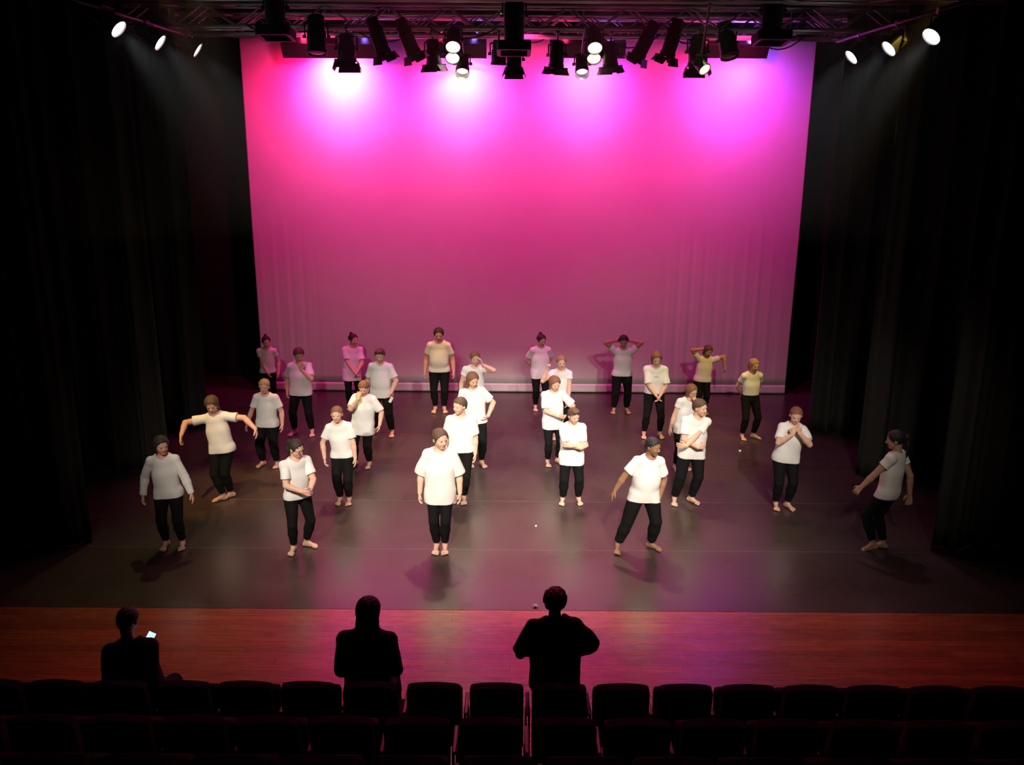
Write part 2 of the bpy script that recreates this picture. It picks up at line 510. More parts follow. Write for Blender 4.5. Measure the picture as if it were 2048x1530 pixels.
# ------------------------------------------------------------------ people
def rotz(a):
    c, s = math.cos(a), math.sin(a)
    return np.array([[c, -s, 0], [s, c, 0], [0, 0, 1]])
def ik(a, c, l1, l2, hint):
    a, c = v3(a), v3(c)
    d = c - a; L = np.linalg.norm(d)
    mx = (l1 + l2) * 0.998
    if L > mx: c = a + d / L * mx; L = mx
    mn = abs(l1 - l2) + 0.03
    if L < mn: L = mn; c = a + unit(d) * L
    u = (c - a) / L
    x = (l1 * l1 - l2 * l2 + L * L) / (2 * L)
    y = math.sqrt(max(l1 * l1 - x * x, 0))
    hn = v3(hint) - (v3(hint) @ u) * u
    hn = unit(hn)
    return a + u * x + hn * y, c
VOX_B, VOX_C = 0.0052, 0.0075
N_PERSON = [0]

def person(px, yf, yh, label, yaw=0, b=1.0, feet=None, pelvis=(0, 0), chest=(0, 0), twist=0, hips_yaw=0, hands=None, elbows=None,
           hdir=None, palm=None, curl=(0.35, 0.35), head=(0, 0, 0), skin='fair', hair=('short', 'brown'),
           hem=0.46, sleeve=0.6, loose=1.0, pants=1.0, cuff=0.86, shirt_m='shirt', pants_m='black', belly=0.0,
           world=None, height=None, pelvis_z=None, adult=False, shoes=False, group='performers in white tops on the stage', extra=None,
           seated=False, neck=0.0, hips_w=1.0, knees=None):
    N_PERSON[0] += 1
    seed = N_PERSON[0] * 1.37
    if world is None:
        g = at_z(px, yf - 4, 0.003)
        base = v3((g.x, g.y, 0.003))
        rt = ray(px, yh)
        t = base[1] / rt.y
        h = CAM_H + rt.z * t - 0.003
        h = h * 0.995
    else:
        base = v3(world); h = height
    if height: h = height
    RY = rotz(R(yaw))
    P = lambda p: v3(p) * h
    loc = []
    LX, LF, LU = v3((1, 0, 0)), v3((0, -1, 0)), v3((0, 0, 1))   # local: x across, forward -y, up
    pz = 0.505 if pelvis_z is None else pelvis_z / h
    pel = v3((pelvis[0], pelvis[1], pz)) * h
    nk = v3((pelvis[0] + chest[0], pelvis[1] + chest[1], 0)) * h
    tl = 0.325 * h
    hor = math.hypot(chest[0] * h, chest[1] * h)
    nk[2] = pel[2] + math.sqrt(max(tl * tl - hor * hor, 0.01))
    up = unit(nk - pel)
    TX = rotz(R(twist)) @ LX
    TX = unit(TX - (TX @ up) * up)
    TF = unit(np.cross(up, TX)) * -1.0     # forward
    if TF @ LF < 0 and abs(twist) < 90: TF = -TF
    HX = rotz(R(hips_yaw)) @ LX
    HF = rotz(R(hips_yaw)) @ LF
    def T(x, f, s):      # point in the torso: across, forward, fraction from pelvis(0) to neck base(1)
        return pel + (nk - pel) * s + TX * x * h + TF * f * h
    sw = (0.097 if not adult else 0.105)
    sh = [T(-sw * (0.85 + 0.15 * b), 0.0, 0.885), T(sw * (0.85 + 0.15 * b), 0.0, 0.885)]
    # arms
    l1, l2 = 0.172 * h, 0.148 * h
    if hands is None: hands = [(-0.165 - 0.03 * (b - 1), -0.02, 0.49), (0.165 + 0.03 * (b - 1), -0.02, 0.49)]
    hands = [hands[i] if hands[i] is not None else ((-0.165, -0.02, 0.49), (0.165, -0.02, 0.49))[i] for i in (0, 1)]
    elbows = elbows or [None, None]
    elbows = [elbows[i] if elbows[i] is not None else ((-0.5, 0.8, -0.2), (0.5, 0.8, -0.2))[i] for i in (0, 1)]
    hdir = hdir or [None, None]; palm = palm or [None, None]
    arm = []
    for i in (0, 1):
        e, wv = ik(sh[i], P(hands[i]), l1, l2, elbows[i])
        arm.append((sh[i], e, wv))
    # legs
    feet = feet or [(-0.055, 0, -10), (0.055, 0, 10)]
    hipj = [pel - HX * 0.055 * h * b ** 0.3 + LU * 0.0, pel + HX * 0.055 * h * b ** 0.3]
    knees = knees or [None, None]
    leg = []
    for i in (0, 1):
        fx, fy = feet[i][0] * h, feet[i][1] * h
        fyaw = R(feet[i][2])
        lift = feet[i][3] * h if len(feet[i]) > 3 else 0.0
        fd = rotz(fyaw) @ LF
        ank = v3((fx, fy, 0.048 * h + lift))
        hint = knees[i] if knees[i] is not None else fd * 0.7 + LF * 0.5
        k, a2 = ik(hipj[i], ank, 0.245 * h, 0.232 * h, hint)
        leg.append((hipj[i], k, a2, fd, lift))
    # head
    Hh = (0.148 if not adult else 0.134) * h
    hy, hp, hr = [R(a) for a in head]
    m = Matrix.Rotation(hy, 3, 'Z') @ Matrix.Rotation(hp, 3, 'X') @ Matrix.Rotation(hr, 3, 'Y')
    m = np.array(m)
    HXx, HFf, HUu = m @ LX, m @ LF, m @ LU
    hc = nk + (LU * 0.55 + up * 0.45) * (0.030 * h + Hh * 0.5 + neck * h) + LF * 0.012 * h + HFf * 0.02 * h
    def HP(x, f, u): return hc + HXx * x * Hh + HFf * f * Hh + HUu * u * Hh
    HFr = np.array([HXx, HFf, HUu])
    def TFr(): return np.array([TX, TF, up])

    S = Sdf()
    # trunk
    S.ell(T(0, -0.004, 0.02), np.array([HX, HF, LU]), P((0.098 * b * hips_w, 0.070 * b, 0.062)), 0.02)
    S.cone(T(0, 0, 0.05), T(0, 0.004, 0.55), 0.088 * h * b * hips_w, 0.096 * h * b, 0.03, TF, 0.70)
    S.cone(T(0, 0, 0.55), T(0, 0, 0.78), 0.096 * h * b, 0.090 * h * (0.5 + 0.5 * b), 0.03, TF, 0.66)
    if belly: S.ell(T(0, 0.035 + belly * 0.3, 0.33), TFr(), P((0.088 * b, 0.045 + belly, 0.085)), 0.03)
    for i in (0, 1): S.cone(T(0, 0, 0.93), sh[i], 0.040 * h, 0.036 * h, 0.02)
    S.cone(T(0, 0, 0.86), T(0, 0, 0.99), 0.060 * h, 0.036 * h, 0.02)
    S.cone(T(0, -0.004, 0.93), HP(0, -0.12, -0.22), 0.033 * h, 0.032 * h, 0.015)
    for i in (0, 1):
        s, e, wv = arm[i]
        bb = 0.55 + 0.45 * b
        S.cone(s, e, 0.0345 * h * bb, 0.0255 * h * bb, 0.012)
        S.cone(e, e + (wv - e) * 0.35, 0.0262 * h * bb, 0.0262 * h * bb, 0.008)
        S.cone(e + (wv - e) * 0.3, wv, 0.0262 * h * bb, 0.0178 * h, 0.01)
        # hand
        d = unit(hdir[i]) if hdir[i] is not None else unit(wv - e)
        pn = v3(palm[i]) if palm[i] is not None else (TX if i == 0 else -TX)
        pn = unit(pn - (pn @ d) * d)
        sd = np.cross(d, pn) * (1 if i == 0 else -1)      # towards the thumb
        pl = 0.048 * h
        S.cone(wv, wv + d * pl * 0.5, 0.0165 * h, 0.019 * h, 0.006, pn, 0.62)
        for o in (-0.0165, -0.0055, 0.0055, 0.0165):
            S.cone(wv + d * 0.006 * h + sd * o * h * 0.6, wv + d * pl + sd * o * h, 0.0095 * h, 0.0080 * h, 0.006)
        c1 = curl[i] if not isinstance(curl, (int, float)) else curl
        for jf, (o, ln) in enumerate(((0.0185, 0.040), (0.0062, 0.045), (-0.0062, 0.042), (-0.0185, 0.034))):
            p0 = wv + d * pl + sd * o * h
            fd0 = unit(d + sd * o * 7)
            ang = 0.25 * c1
            for sg, fr in enumerate((0.42, 0.32, 0.26)):
                ang += c1 * (0.75 if sg else 0.55) * (1 + 0.12 * jf)
                dd = fd0 * math.cos(ang) + pn * math.sin(ang)
                p1 = p0 + dd * ln * fr * h
                rr = (0.0064 - 0.0006 * sg) * h
                S.cone(p0, p1, rr, rr * 0.93, 0.0015)
                p0 = p1
        t0 = wv + d * 0.012 * h + sd * 0.015 * h
        t1 = t0 + unit(d * 0.75 + sd * 0.75 + pn * 0.35) * 0.026 * h
        t2 = t1 + unit(d * 0.95 + sd * 0.2 + pn * (0.3 + c1 * 0.5)) * 0.021 * h
        S.cone(t0, t1, 0.0095 * h, 0.0078 * h, 0.005)
        S.cone(t1, t2, 0.0074 * h, 0.0062 * h, 0.002)
    for i in (0, 1):
        hj, k, a, fd, lift = leg[i]
        bb = 0.6 + 0.4 * b
        S.cone(hj, k, 0.056 * h * b, 0.034 * h * bb, 0.02)
        S.cone(k, k + (a - k) * 0.4, 0.034 * h * bb, 0.035 * h * bb, 0.01)
        S.cone(k + (a - k) * 0.35, a, 0.034 * h * bb, 0.0205 * h, 0.012)
        sx = np.cross(LU, fd)
        tilt = -0.25 * (lift > 0.02)
        fdn = unit(fd + LU * tilt * 2.2)
        zf = a - LU * 0.012 * h
        heel = a - fd * 0.018 * h - LU * 0.024 * h
        ball = a + fdn * 0.076 * h - LU * 0.033 * h
        S.cone(heel, a + fdn * 0.01 * h, 0.0215 * h, 0.0205 * h, 0.01)
        S.cone(a + fdn * 0.005 * h - LU * 0.008 * h, ball, 0.0215 * h, 0.0145 * h, 0.012)
        S.cone(heel, ball, 0.020 * h, 0.0155 * h, 0.008)
        ins = (1 if i == 0 else -1)   # the inner side holds the big toe
        sxi = sx * (ins if (sx @ HX) > 0 else -ins)
        S.cone(ball - sxi * 0.016 * h, ball + sxi * 0.016 * h, 0.0135 * h, 0.0150 * h, 0.008)
        if shoes:
            S.cone(ball, ball + fdn * 0.03 * h, 0.021 * h, 0.019 * h, 0.01)
        else:
            for o, rr, ln in ((0.0195, 0.0098, 0.030), (0.0070, 0.0072, 0.030), (-0.0025, 0.0068, 0.026), (-0.0115, 0.0065, 0.021), (-0.020, 0.0062, 0.016)):
                S.cone(ball + sxi * o * h, ball + sxi * o * h * 1.08 + fdn * ln * h - LU * 0.004 * h, rr * 1.1 * h, rr * h, 0.003)
        S_floor = 0.0
    # head
    def hp(x, f, u): return HP(x, f, u)
    S.ell(hp(0, -0.06, 0.12), HFr, v3((0.365, 0.43, 0.385)) * Hh, 0.01)
    S.ell(hp(0, 0.11, -0.14), HFr, v3((0.275 + 0.02 * (b - 1), 0.285, 0.33)) * Hh, 0.02)
    S.ell(hp(0, 0.24, -0.40), HFr, v3((0.125, 0.11, 0.09)) * Hh, 0.02)
    for sx_ in (-1, 1):
        S.ell(hp(0.155 * sx_, 0.26, -0.13), HFr, v3((0.10, 0.09, 0.11)) * Hh, 0.012)
        S.ell(hp(0.36 * sx_, -0.03, -0.03), HFr, v3((0.045, 0.085, 0.125)) * Hh, 0.004)
    S.cone(hp(-0.16, 0.335, 0.085), hp(0.16, 0.335, 0.085), 0.035 * Hh, 0.035 * Hh, 0.01)
    for sx_ in (-1, 1): S.ell(hp(0.145 * sx_, 0.425, 0.01), HFr, v3((0.085, 0.06, 0.05)) * Hh, 0.006, sub=True)
    S.cone(hp(0, 0.36, 0.04), hp(0, 0.445, -0.115), 0.030 * Hh, 0.050 * Hh, 0.006)
    S.cone(hp(-0.045, 0.405, -0.13), hp(0.045, 0.405, -0.13), 0.036 * Hh, 0.036 * Hh, 0.004)
    S.cone(hp(-0.085, 0.352, -0.245), hp(0.085, 0.352, -0.245), 0.028 * Hh, 0.028 * Hh, 0.004)
    S.cone(hp(-0.06, 0.345, -0.30), hp(0.06, 0.345, -0.30), 0.030 * Hh, 0.030 * Hh, 0.004)
    for p_ in [(0, 0, 0.0)]:
        if not seated: S.plane((0, 0, 0.0), (0, 0, -1), 0.002)
    V, Q = S.mesh(VOX_B if not adult else 0.0065)
    mw = Matrix.Translation(Vector(base)) @ Matrix.Rotation(R(yaw), 4, 'Z')
    def child(name, mesh, mats, parent=None):
        o = link(name, mesh, mats, parent)
        if parent is None: o.matrix_world = mw
        return o
    me = np_mesh('person', V, Q)
    body = child('person', me, list(SKIN[skin]))
    tag(body, label, 'person', group)
    # lips get their own colour
    ctr = V[Q].mean(1) - hp(0, 0.36, -0.272)
    lx, lf, lu = ctr @ HXx / Hh, ctr @ HFf / Hh, ctr @ HUu / Hh
    mi = ((np.abs(lx) < 0.085) & (np.abs(lu) < 0.040) & (lf > -0.035) & (lf < 0.12)).astype(np.int32)
    me.polygons.foreach_set('material_index', mi)
    # eyes
    for sx_ in (-1, 1):
        bm = bmesh.new()
        bmesh.ops.create_uvsphere(bm, u_segments=14, v_segments=10, radius=1.0)
        mt = Matrix([list(HXx) , list(HFf), list(HUu)]).transposed().to_4x4()
        c = hp(0.145 * sx_, 0.335, 0.008)
        bm.transform(Matrix.Translation(Vector(c)) @ mt @ Matrix.Diagonal((0.052 * Hh, 0.055 * Hh, 0.024 * Hh, 1)))
        for f in bm.faces:
            cc = v3(f.calc_center_median()) - c
            if math.hypot(cc @ HXx, cc @ HUu * 1.0) < 0.034 * Hh and cc @ HFf > 0: f.material_index = 1
        bmo('eye', bm, [M['eye'], M['iris']], body, True)
    # ---------------- hair
    style, hcol = hair
    hm = HAIR[hcol]
    if style != 'none':
        A = Sdf(0.006)
        puff = {'short': 0.035, 'crop': 0.02, 'quiff': 0.035, 'long': 0.045, 'bob': 0.055, 'ponytail': 0.03, 'bun': 0.025, 'curly': 0.09}.get(style, 0.04)
        A.ell(hp(0, -0.07, 0.135), HFr, v3((0.375 + puff, 0.44 + puff, 0.385 + puff)) * Hh, 0.01)
        if style in ('short', 'crop', 'quiff', 'curly'):
            A.ell(hp(0, -0.22, -0.10), HFr, v3((0.31, 0.27, 0.26)) * Hh, 0.02)
        if style == 'quiff': A.ell(hp(0, 0.16, 0.44), HFr, v3((0.27, 0.20, 0.10)) * Hh, 0.02)
        nrm = lambda x, f, u: HXx * x + HFf * f + HUu * u
        if style in ('long', 'bob', 'ponytail', 'bun'):
            A.plane(hp(0, 0.31, 0.25), nrm(0, 0.86, -0.5), 0.01) if style in ('ponytail', 'bun') else A.plane(hp(0, 0.33, 0.24), nrm(0, 0.80, -0.6), 0.02)
            A.ell(hp(0, 0.29, -0.08), HFr, v3((0.285, 0.32, 0.40)) * Hh, 0.012, sub=True)
        else:
            A.plane(hp(0, 0.34, 0.27), nrm(0, 0.62, -0.78), 0.015)
            A.ell(hp(0, 0.30, -0.10), HFr, v3((0.30, 0.34, 0.38)) * Hh, 0.012, sub=True)
        if style == 'long':
            for sx_ in (-1, 1):
                A.cone(hp(0.30 * sx_, -0.02, 0.05), hp(0.33 * sx_, -0.05, -0.62), 0.10 * Hh, 0.10 * Hh, 0.02)
                A.cone(hp(0.33 * sx_, -0.05, -0.62), hp(0.30 * sx_, 0.10, -0.95), 0.10 * Hh, 0.04 * Hh, 0.02)
            A.cone(hp(0, -0.26, 0.0), hp(0, -0.52, -1.05), 0.34 * Hh, 0.30 * Hh, 0.03, HFf, 0.5)
        if style == 'bob':
            for sx_ in (-1, 1): A.cone(hp(0.31 * sx_, 0.0, 0.1), hp(0.30 * sx_, -0.02, -0.36), 0.10 * Hh, 0.075 * Hh, 0.02)
            A.cone(hp(0, -0.22, 0.0), hp(0, -0.26, -0.36), 0.30 * Hh, 0.24 * Hh, 0.03, HFf, 0.75)
        if style == 'ponytail':
            A.cone(hp(0, -0.45, 0.22), hp(0, -0.60, 0.12), 0.09 * Hh, 0.12 * Hh, 0.01)
            A.cone(hp(0, -0.60, 0.12), hp(0, -0.62, -0.35), 0.12 * Hh, 0.13 * Hh, 0.02)
            A.cone(hp(0, -0.62, -0.35), hp(0.03, -0.50, -0.95), 0.13 * Hh, 0.04 * Hh, 0.02)
        if style == 'bun':
            A.ell(hp(0, -0.34, 0.50), HFr, v3((0.15, 0.15, 0.14)) * Hh, 0.008)
        A.noise(0.0016 if style != 'curly' else 0.004, 210 if style != 'curly' else 150, seed)
        Vh, Qh = A.mesh(0.0055)
        child('hair', np_mesh('hair', Vh, Qh), hm, body)
        # eyebrows
        for sx_ in (-1, 1):
            bm = bmesh.new()
            add_tube(bm, hp(0.085 * sx_, 0.368, 0.108), hp(0.205 * sx_, 0.333, 0.092), 0.009 * Hh, 0.006 * Hh, 6)
            bmo('eyebrow', bm, hm, body, True)
    # ---------------- shirt
    G = Sdf()
    pad = 0.010 + 0.005 * loose
    bw = b
    z0 = (hem - 0.505) / 0.325
    G.cone(T(0, 0, z0 - 0.25), T(0, 0.002, 0.50), (0.094 * bw + 0.015 * loose) * h * hips_w, (0.096 * bw + 0.013 * loose) * h, 0.02, TF, 0.76)
    pp = (0.0045 + 0.011 * (pants - 0.5)) * h + 0.008 * h
    G.ell(T(0, -0.002, 0.02), np.array([HX, HF, LU]), P((0.098 * b * hips_w + 0.010, 0.070 * b + 0.014, 0.085)), 0.03)
    for i in (0, 1):
        hj, kn = leg[i][0], leg[i][1]
        G.cone(hj, hj + (kn - hj) * 0.45, 0.051 * h * b + pp, 0.042 * h * b + pp, 0.03)
    if belly: G.ell(T(0, 0.035 + belly * 0.3, 0.33), TFr(), P((0.092 * b + 0.006, 0.053 + belly, 0.10)), 0.03)
    NT = len(G.p)
    G.cone(T(0, 0, 0.50), T(0, 0, 0.80), (0.094 * bw + 0.010 * loose) * h, (0.088 * (0.5 + 0.5 * bw) + 0.010) * h, 0.03, TF, 0.70)
    for i in (0, 1): G.cone(T(0, 0, 0.925), sh[i], 0.049 * h, 0.043 * h, 0.02)
    G.cone(T(-0.03, 0, 0.95), T(0.03, 0, 0.95), 0.040 * h, 0.040 * h, 0.03)
    for i in (0, 1):
        s, e, wv = arm[i]
        bb = 0.55 + 0.45 * b
        r0, r1 = 0.0345 * h * bb + pad * h * 0.45, 0.0290 * h * bb + (0.007 + 0.0085 * loose) * h
        if sleeve <= 1.0:
            G.cone(s, s + (e - s) * (sleeve + 0.35), r0, r1, 0.012, cut=sleeve / (sleeve + 0.35))
        else:
            G.cone(s, e, r0, 0.0255 * h * bb + 0.009 * h, 0.012)
            G.cone(e, e + (wv - e) * 0.35, 0.0262 * h * bb + 0.009 * h, 0.0262 * h * bb + 0.008 * h, 0.008)
            G.cone(e + (wv - e) * 0.3, wv + (wv - e) * 0.1, 0.0262 * h * bb + 0.008 * h, 0.0175 * h + 0.008 * h, 0.01, cut=0.90)
    G.noise(0.0021 + 0.0013 * loose, 34 / h, seed)
    hp0 = T(0, 0, z0)
    hn = unit(-up * 0.7 - LU * 0.3)
    # the hem plane only trims the trunk: arms hanging below it are bare or end higher
    if sleeve <= 1.0: G.plane(hp0, hn, 0.006)
    else:
        G2 = [p_ for p_ in G.p]
        G.p = G2[:NT] + [('p', hp0, hn, 0.006)] + G2[NT:]
    G.cone(T(0, 0.006, 0.97), HP(0, 0.02, -0.30), 0.047 * h, 0.055 * h, 0.005, sub=True)
    Vs, Qs = G.mesh(VOX_C if not adult else 0.008)
    shirt = child('long_sleeved_shirt' if sleeve > 1 else 't_shirt', np_mesh('shirt', Vs, Qs), M[shirt_m], body)
    # ---------------- trousers
    G = Sdf()
    G.ell(T(0, -0.004, 0.03), np.array([HX, HF, LU]), P((0.098 * b * hips_w + 0.006, 0.070 * b + 0.007, 0.066)), 0.02)
    G.cone(T(0, 0, 0.05), T(0, 0.0, 0.34), (0.088 * b * hips_w + 0.006) * h, (0.090 * b + 0.005) * h, 0.02, TF, 0.72, cut=0.62)
    for i in (0, 1):
        hj, k, a, fd, lift = leg[i]
        bb = 0.6 + 0.4 * b
        p_ = (0.0045 + 0.011 * (pants - 0.5)) * h
        G.cone(hj, k, 0.056 * h * b + p_, 0.034 * h * bb + p_, 0.022)
        G.cone(k, k + (a - k) * 0.4, 0.034 * h * bb + p_, 0.035 * h * bb + p_, 0.012)
        G.cone(k + (a - k) * 0.35, a, 0.0345 * h * bb + p_, 0.0215 * h + p_ * 0.9, 0.012, cut=(cuff - 0.35) / 0.65)
    if not seated: G.plane(hp0 + up * 0.008 * h, up, 0.004)
    G.noise(0.0010 + 0.0022 * max(pants - 0.6, 0), 30 / h, seed + 3)
    Vp, Qp = G.mesh(VOX_C if not adult else 0.009)
    child('trousers', np_mesh('trousers', Vp, Qp), M[pants_m], body)
    if extra: extra(dict(body=body, hp=hp, T=T, h=h, Hh=Hh, HX=HXx, HF=HFf, HU=HUu, TX=TX, TF=TF, up=up, arm=arm, mw=mw, base=base))
    return body

def glasses(c):
    bm = bmesh.new()
    Hh = c['Hh']; hp = c['hp']
    for s in (-1, 1):
        pts = [hp(0.15 * s + 0.105 * math.cos(a), 0.44, 0.0 + 0.075 * math.sin(a)) for a in np.linspace(0, 2 * PI, 13)]
        add_path(bm, [Vector(p) for p in pts], 0.010 * Hh, 5)
        add_tube(bm, hp(0.25 * s, 0.43, 0.01), hp(0.37 * s, -0.02, 0.02), 0.009 * Hh, n=5)
    add_tube(bm, hp(-0.05, 0.44, 0.01), hp(0.05, 0.44, 0.01), 0.010 * Hh, n=5)
    bmo('glasses', bm, M['blackmetal'], c['body'], True)
def chest_print(c, x=0.0, s=0.72, w=0.03, hgt=0.035):
    # a small faded print drawn as a few strokes proud of the shirt front
    T, h = c['T'], c['h']
    bm = bmesh.new()
    o = T(x, 0.079, s)
    arc = [(w * math.cos(t), hgt * 0.6 * math.sin(t)) for t in np.linspace(0.2, 2.6, 6)]
    for a, b_ in list(zip(arc[:-1], arc[1:])) + [((-w * 0.6, -0.008), (w * 0.2, -0.012)), ((-w * 0.2, 0.006), (w * 0.5, 0.002))]:
        pa = o + c['TX'] * a[0] * h + c['up'] * a[1] * h; pb = o + c['TX'] * b_[0] * h + c['up'] * b_[1] * h
        add_tube(bm, pa, pb, 0.003, n=5)
    bmo('print', bm, M['ink'], c['body'])
# ------------------------------------------------------------------ the children
def W(yaw, x, y, z=None):          # an offset seen along the stage's own axes, turned into the person's
    q = rotz(-R(yaw)) @ v3((x, y, 0))
    return (q[0], q[1]) if z is None else (q[0], q[1], z)
# back row
person(541, 818, 672, 'person at the backcloth edge by the black curtain, one arm bent across the waist',
       yaw=12, b=0.88, hands=[(0.00, -0.12, 0.52), (0.14, -0.05, 0.50)], head=(12, 10, 0), hair=('bun', 'dark'), hem=0.50, sleeve=0.42, loose=0.9, pants=0.7)
person(707, 820, 668, 'person in a long pink-lit shirt at the back, hands clasped low, looking sideways',
       yaw=18, b=1.02, hands=[(0.01, -0.14, 0.53), (0.05, -0.14, 0.53)], elbows=[(-1, 0.3, -0.3), (1, 0.3, -0.3)], hdir=[(0.5, -0.2, -0.8), (-0.5, -0.2, -0.8)],
       head=(30, 5, 0), hair=('bun', 'dark'), hem=0.39, sleeve=0.75, loose=1.3, pants=0.7, chest=(0.02, 0))
person(880, 826, 655, 'person at the back in a snug shirt, arms straight down, feet together',
       yaw=0, b=1.10, belly=0.012, hips_w=0.96, feet=[(-0.05, 0, -12), (0.05, 0, 14)], head=(4, 14, 0), hair=('ponytail', 'dark'), hem=0.49, sleeve=0.62, loose=0.8, pants=0.7, skin='rosy')
person(1079, 822, 668, 'person at the back before the middle of the backcloth, both hands held behind',
       yaw=10, b=1.10, hands=[(-0.07, 0.12, 0.54), (0.07, 0.12, 0.54)], elbows=[(-1, 0.2, 0), (1, 0.2, 0)], head=(18, 14, 0), hair=('bun', 'dark'), hem=0.43, sleeve=0.72, loose=1.0, pants=0.8)
person(1241, 828, 670, 'person at the back with both hands behind the head and elbows out wide',
       yaw=0, b=1.08, hands=[(-0.085, 0.03, 0.925), (0.085, 0.03, 0.925)], elbows=[(-1, -0.35, 0.05), (1, -0.35, 0.05)], hdir=[(0.7, 0.5, 0.3), (-0.7, 0.5, 0.3)],
       head=(-3, 16, 0), hair=('short', 'black'), skin='tan', hem=0.49, sleeve=0.55, loose=1.0, pants=1.2, feet=[(-0.085, 0, -14), (0.075, 0, 14)])
person(1400, 830, 690, 'person at the back with one elbow raised beside the head and the other arm out',
       yaw=5, b=1.05, hands=[(-0.03, -0.02, 0.955), (0.29, -0.07, 0.70)], elbows=[(-1, 0.0, 0.45), (0.7, 0.0, 1)], chest=(0.035, 0), hdir=[(0.8, 0.2, -0.1), (0.3, 0, -1)],
       head=(15, 22, 16), hair=('bob', 'brown'), skin='tan', hem=0.48, sleeve=0.6, loose=1.0, pants=0.9, feet=[(-0.04, 0, -5), (0.05, 0, 15)])
# fourth row
person(607, 872, 695, 'person in loose black trousers resting one hand on the chin',
       yaw=0, b=1.02, hands=[(-0.16, 0.03, 0.50), (0.050, -0.13, 0.785)], elbows=[(-0.5, 0.8, -0.2), (0.75, -0.25, -1)], hdir=[None, (-0.2, -0.1, 1)], palm=[None, (0, 1, 0.1)],
       head=(22, 20, 0), hair=('short', 'brown'), hem=0.47, sleeve=0.8, loose=1.5, pants=0.9, feet=[(-0.095, 0, -28), (0.10, 0, 12)])
def hold_paper(c):
    a = c['arm'][1][2]
    bm = bmesh.new()
    p = Vector(c['mw'] @ Vector(a))
    add_box(bm, (p.x - 0.0, p.y - 0.05, p.z - 0.10), (0.045, 0.004, 0.10), Matrix.Rotation(0.5, 3, 'Y'))
    o = bmo('paper_slip', bm, M['paper'])
    tag(o, 'small white slip of paper held at the hip in one hand', 'paper')
person(766, 872, 697, 'person holding a white slip of paper at the hip',
       yaw=-4, b=1.12, belly=0.012, hands=[(-0.16, -0.02, 0.50), (0.13, -0.10, 0.52)], elbows=[None, (1, 0.4, -0.2)], head=(2, 14, 0), hair=('quiff', 'brown'),
       hem=0.45, sleeve=0.75, loose=1.1, pants=1.0, feet=[(-0.10, 0.06, -10), (0.11, -0.02, 8)], curl=(0.35, 0.8), extra=hold_paper)
person(950, 875, 703, 'person with a hand at the ear, behind the one with a hand on the hip',
       yaw=5, b=0.95, hands=[None, (0.085, -0.08, 0.87)], elbows=[None, (1, -0.3, -0.5)], hdir=[None, (-0.3, 0, 1)], palm=[None, (-1, 0, 0)],
       head=(10, 8, 0), hair=('ponytail', 'auburn'), hem=0.46, sleeve=0.4, loose=1.2, pants=0.7)
person(1119, 880, 711, 'person raising one fist beside the shoulder, other arm hanging',
       yaw=-4, b=0.92, hands=[(-0.155, -0.10, 0.86), (0.085, -0.12, 0.47)], elbows=[(-0.5, -0.2, -1), (1, 0.2, 0)], hdir=[(0.1, 0, 1), None], curl=(1.15, 0.4),
       head=(8, 8, 0), hair=('ponytail', 'blond'), hem=0.50, sleeve=0.38, loose=1.0, pants=0.8)
person(1304, 877, 703, 'person in a boxy shirt with a faint grey print, hands clasped low',
       yaw=0, b=1.0, hands=[(0.0, -0.135, 0.53), (0.045, -0.135, 0.53)], elbows=[(-1, 0.4, -0.2), (1, 0.4, -0.2)], hdir=[(0.5, -0.2, -0.8), (-0.4, -0.2, -0.8)],
       head=(2, 18, 0), hair=('bob', 'auburn'), hem=0.53, sleeve=0.9, loose=1.6, pants=0.65, feet=[(-0.095, 0, -8), (0.085, 0, 14)], extra=lambda c: chest_print(c, 0.0, 0.66))
person(1494, 880, 717, 'person with both hands behind the back near the violet end, shirt ending at the waist',
       yaw=8, b=0.95, hands=[(-0.06, 0.12, 0.53), (0.06, 0.12, 0.53)], elbows=[(-1, 0.2, 0), (1, 0.2, 0)], head=(10, 12, 0), hair=('ponytail', 'fairh'),
       hem=0.56, sleeve=0.5, loose=0.8, pants=0.85, feet=[(-0.07, 0, -5), (0.075, 0, 45)])
# third row
person(541, 935, 758, 'person in baggy black trousers behind an outstretched arm, own arms hanging away from the sides',
       yaw=-3, b=1.04, hands=[(-0.215, -0.03, 0.50), (0.18, -0.05, 0.50)], head=(6, 10, 0), hair=('short', 'fairh'), hem=0.47, sleeve=0.7, loose=1.0, pants=1.4,
       feet=[(-0.08, 0, -25), (0.08, 0, 5)], skin='rosy')
person(729, 936, 760, 'person in an extra long white shirt covering the face with one hand',
       yaw=-5, b=1.08, hands=[(0.00, -0.155, 0.83), (0.205, -0.06, 0.51)], elbows=[(-0.6, -0.4, -1), (0.6, 0.7, 0)], hdir=[(0.1, 0.35, 1), None], palm=[(0.1, 1, 0), None],
       head=(0, 26, 0), hair=('short', 'auburn'), hem=0.39, sleeve=0.85, loose=1.6, pants=1.2, feet=[(-0.11, 0.02, -25), (0.06, 0, 0)], chest=(0.03, 0))
person(951, 935, 743, 'person with one hand on the hip, looking down sideways',
       yaw=8, b=1.0, hands=[(-0.12, -0.1, 0.55), (0.125, -0.06, 0.55)], elbows=[None, (1, 0.35, 0.0)], hdir=[None, (-0.8, -0.3, -0.6)], chest=(-0.03, 0),
       head=(22, 20, 0), hair=('long', 'auburn'), hem=0.47, sleeve=0.75, loose=1.5, pants=0.7, feet=[(-0.05, 0.03, 0), (0.06, 0, 20)])
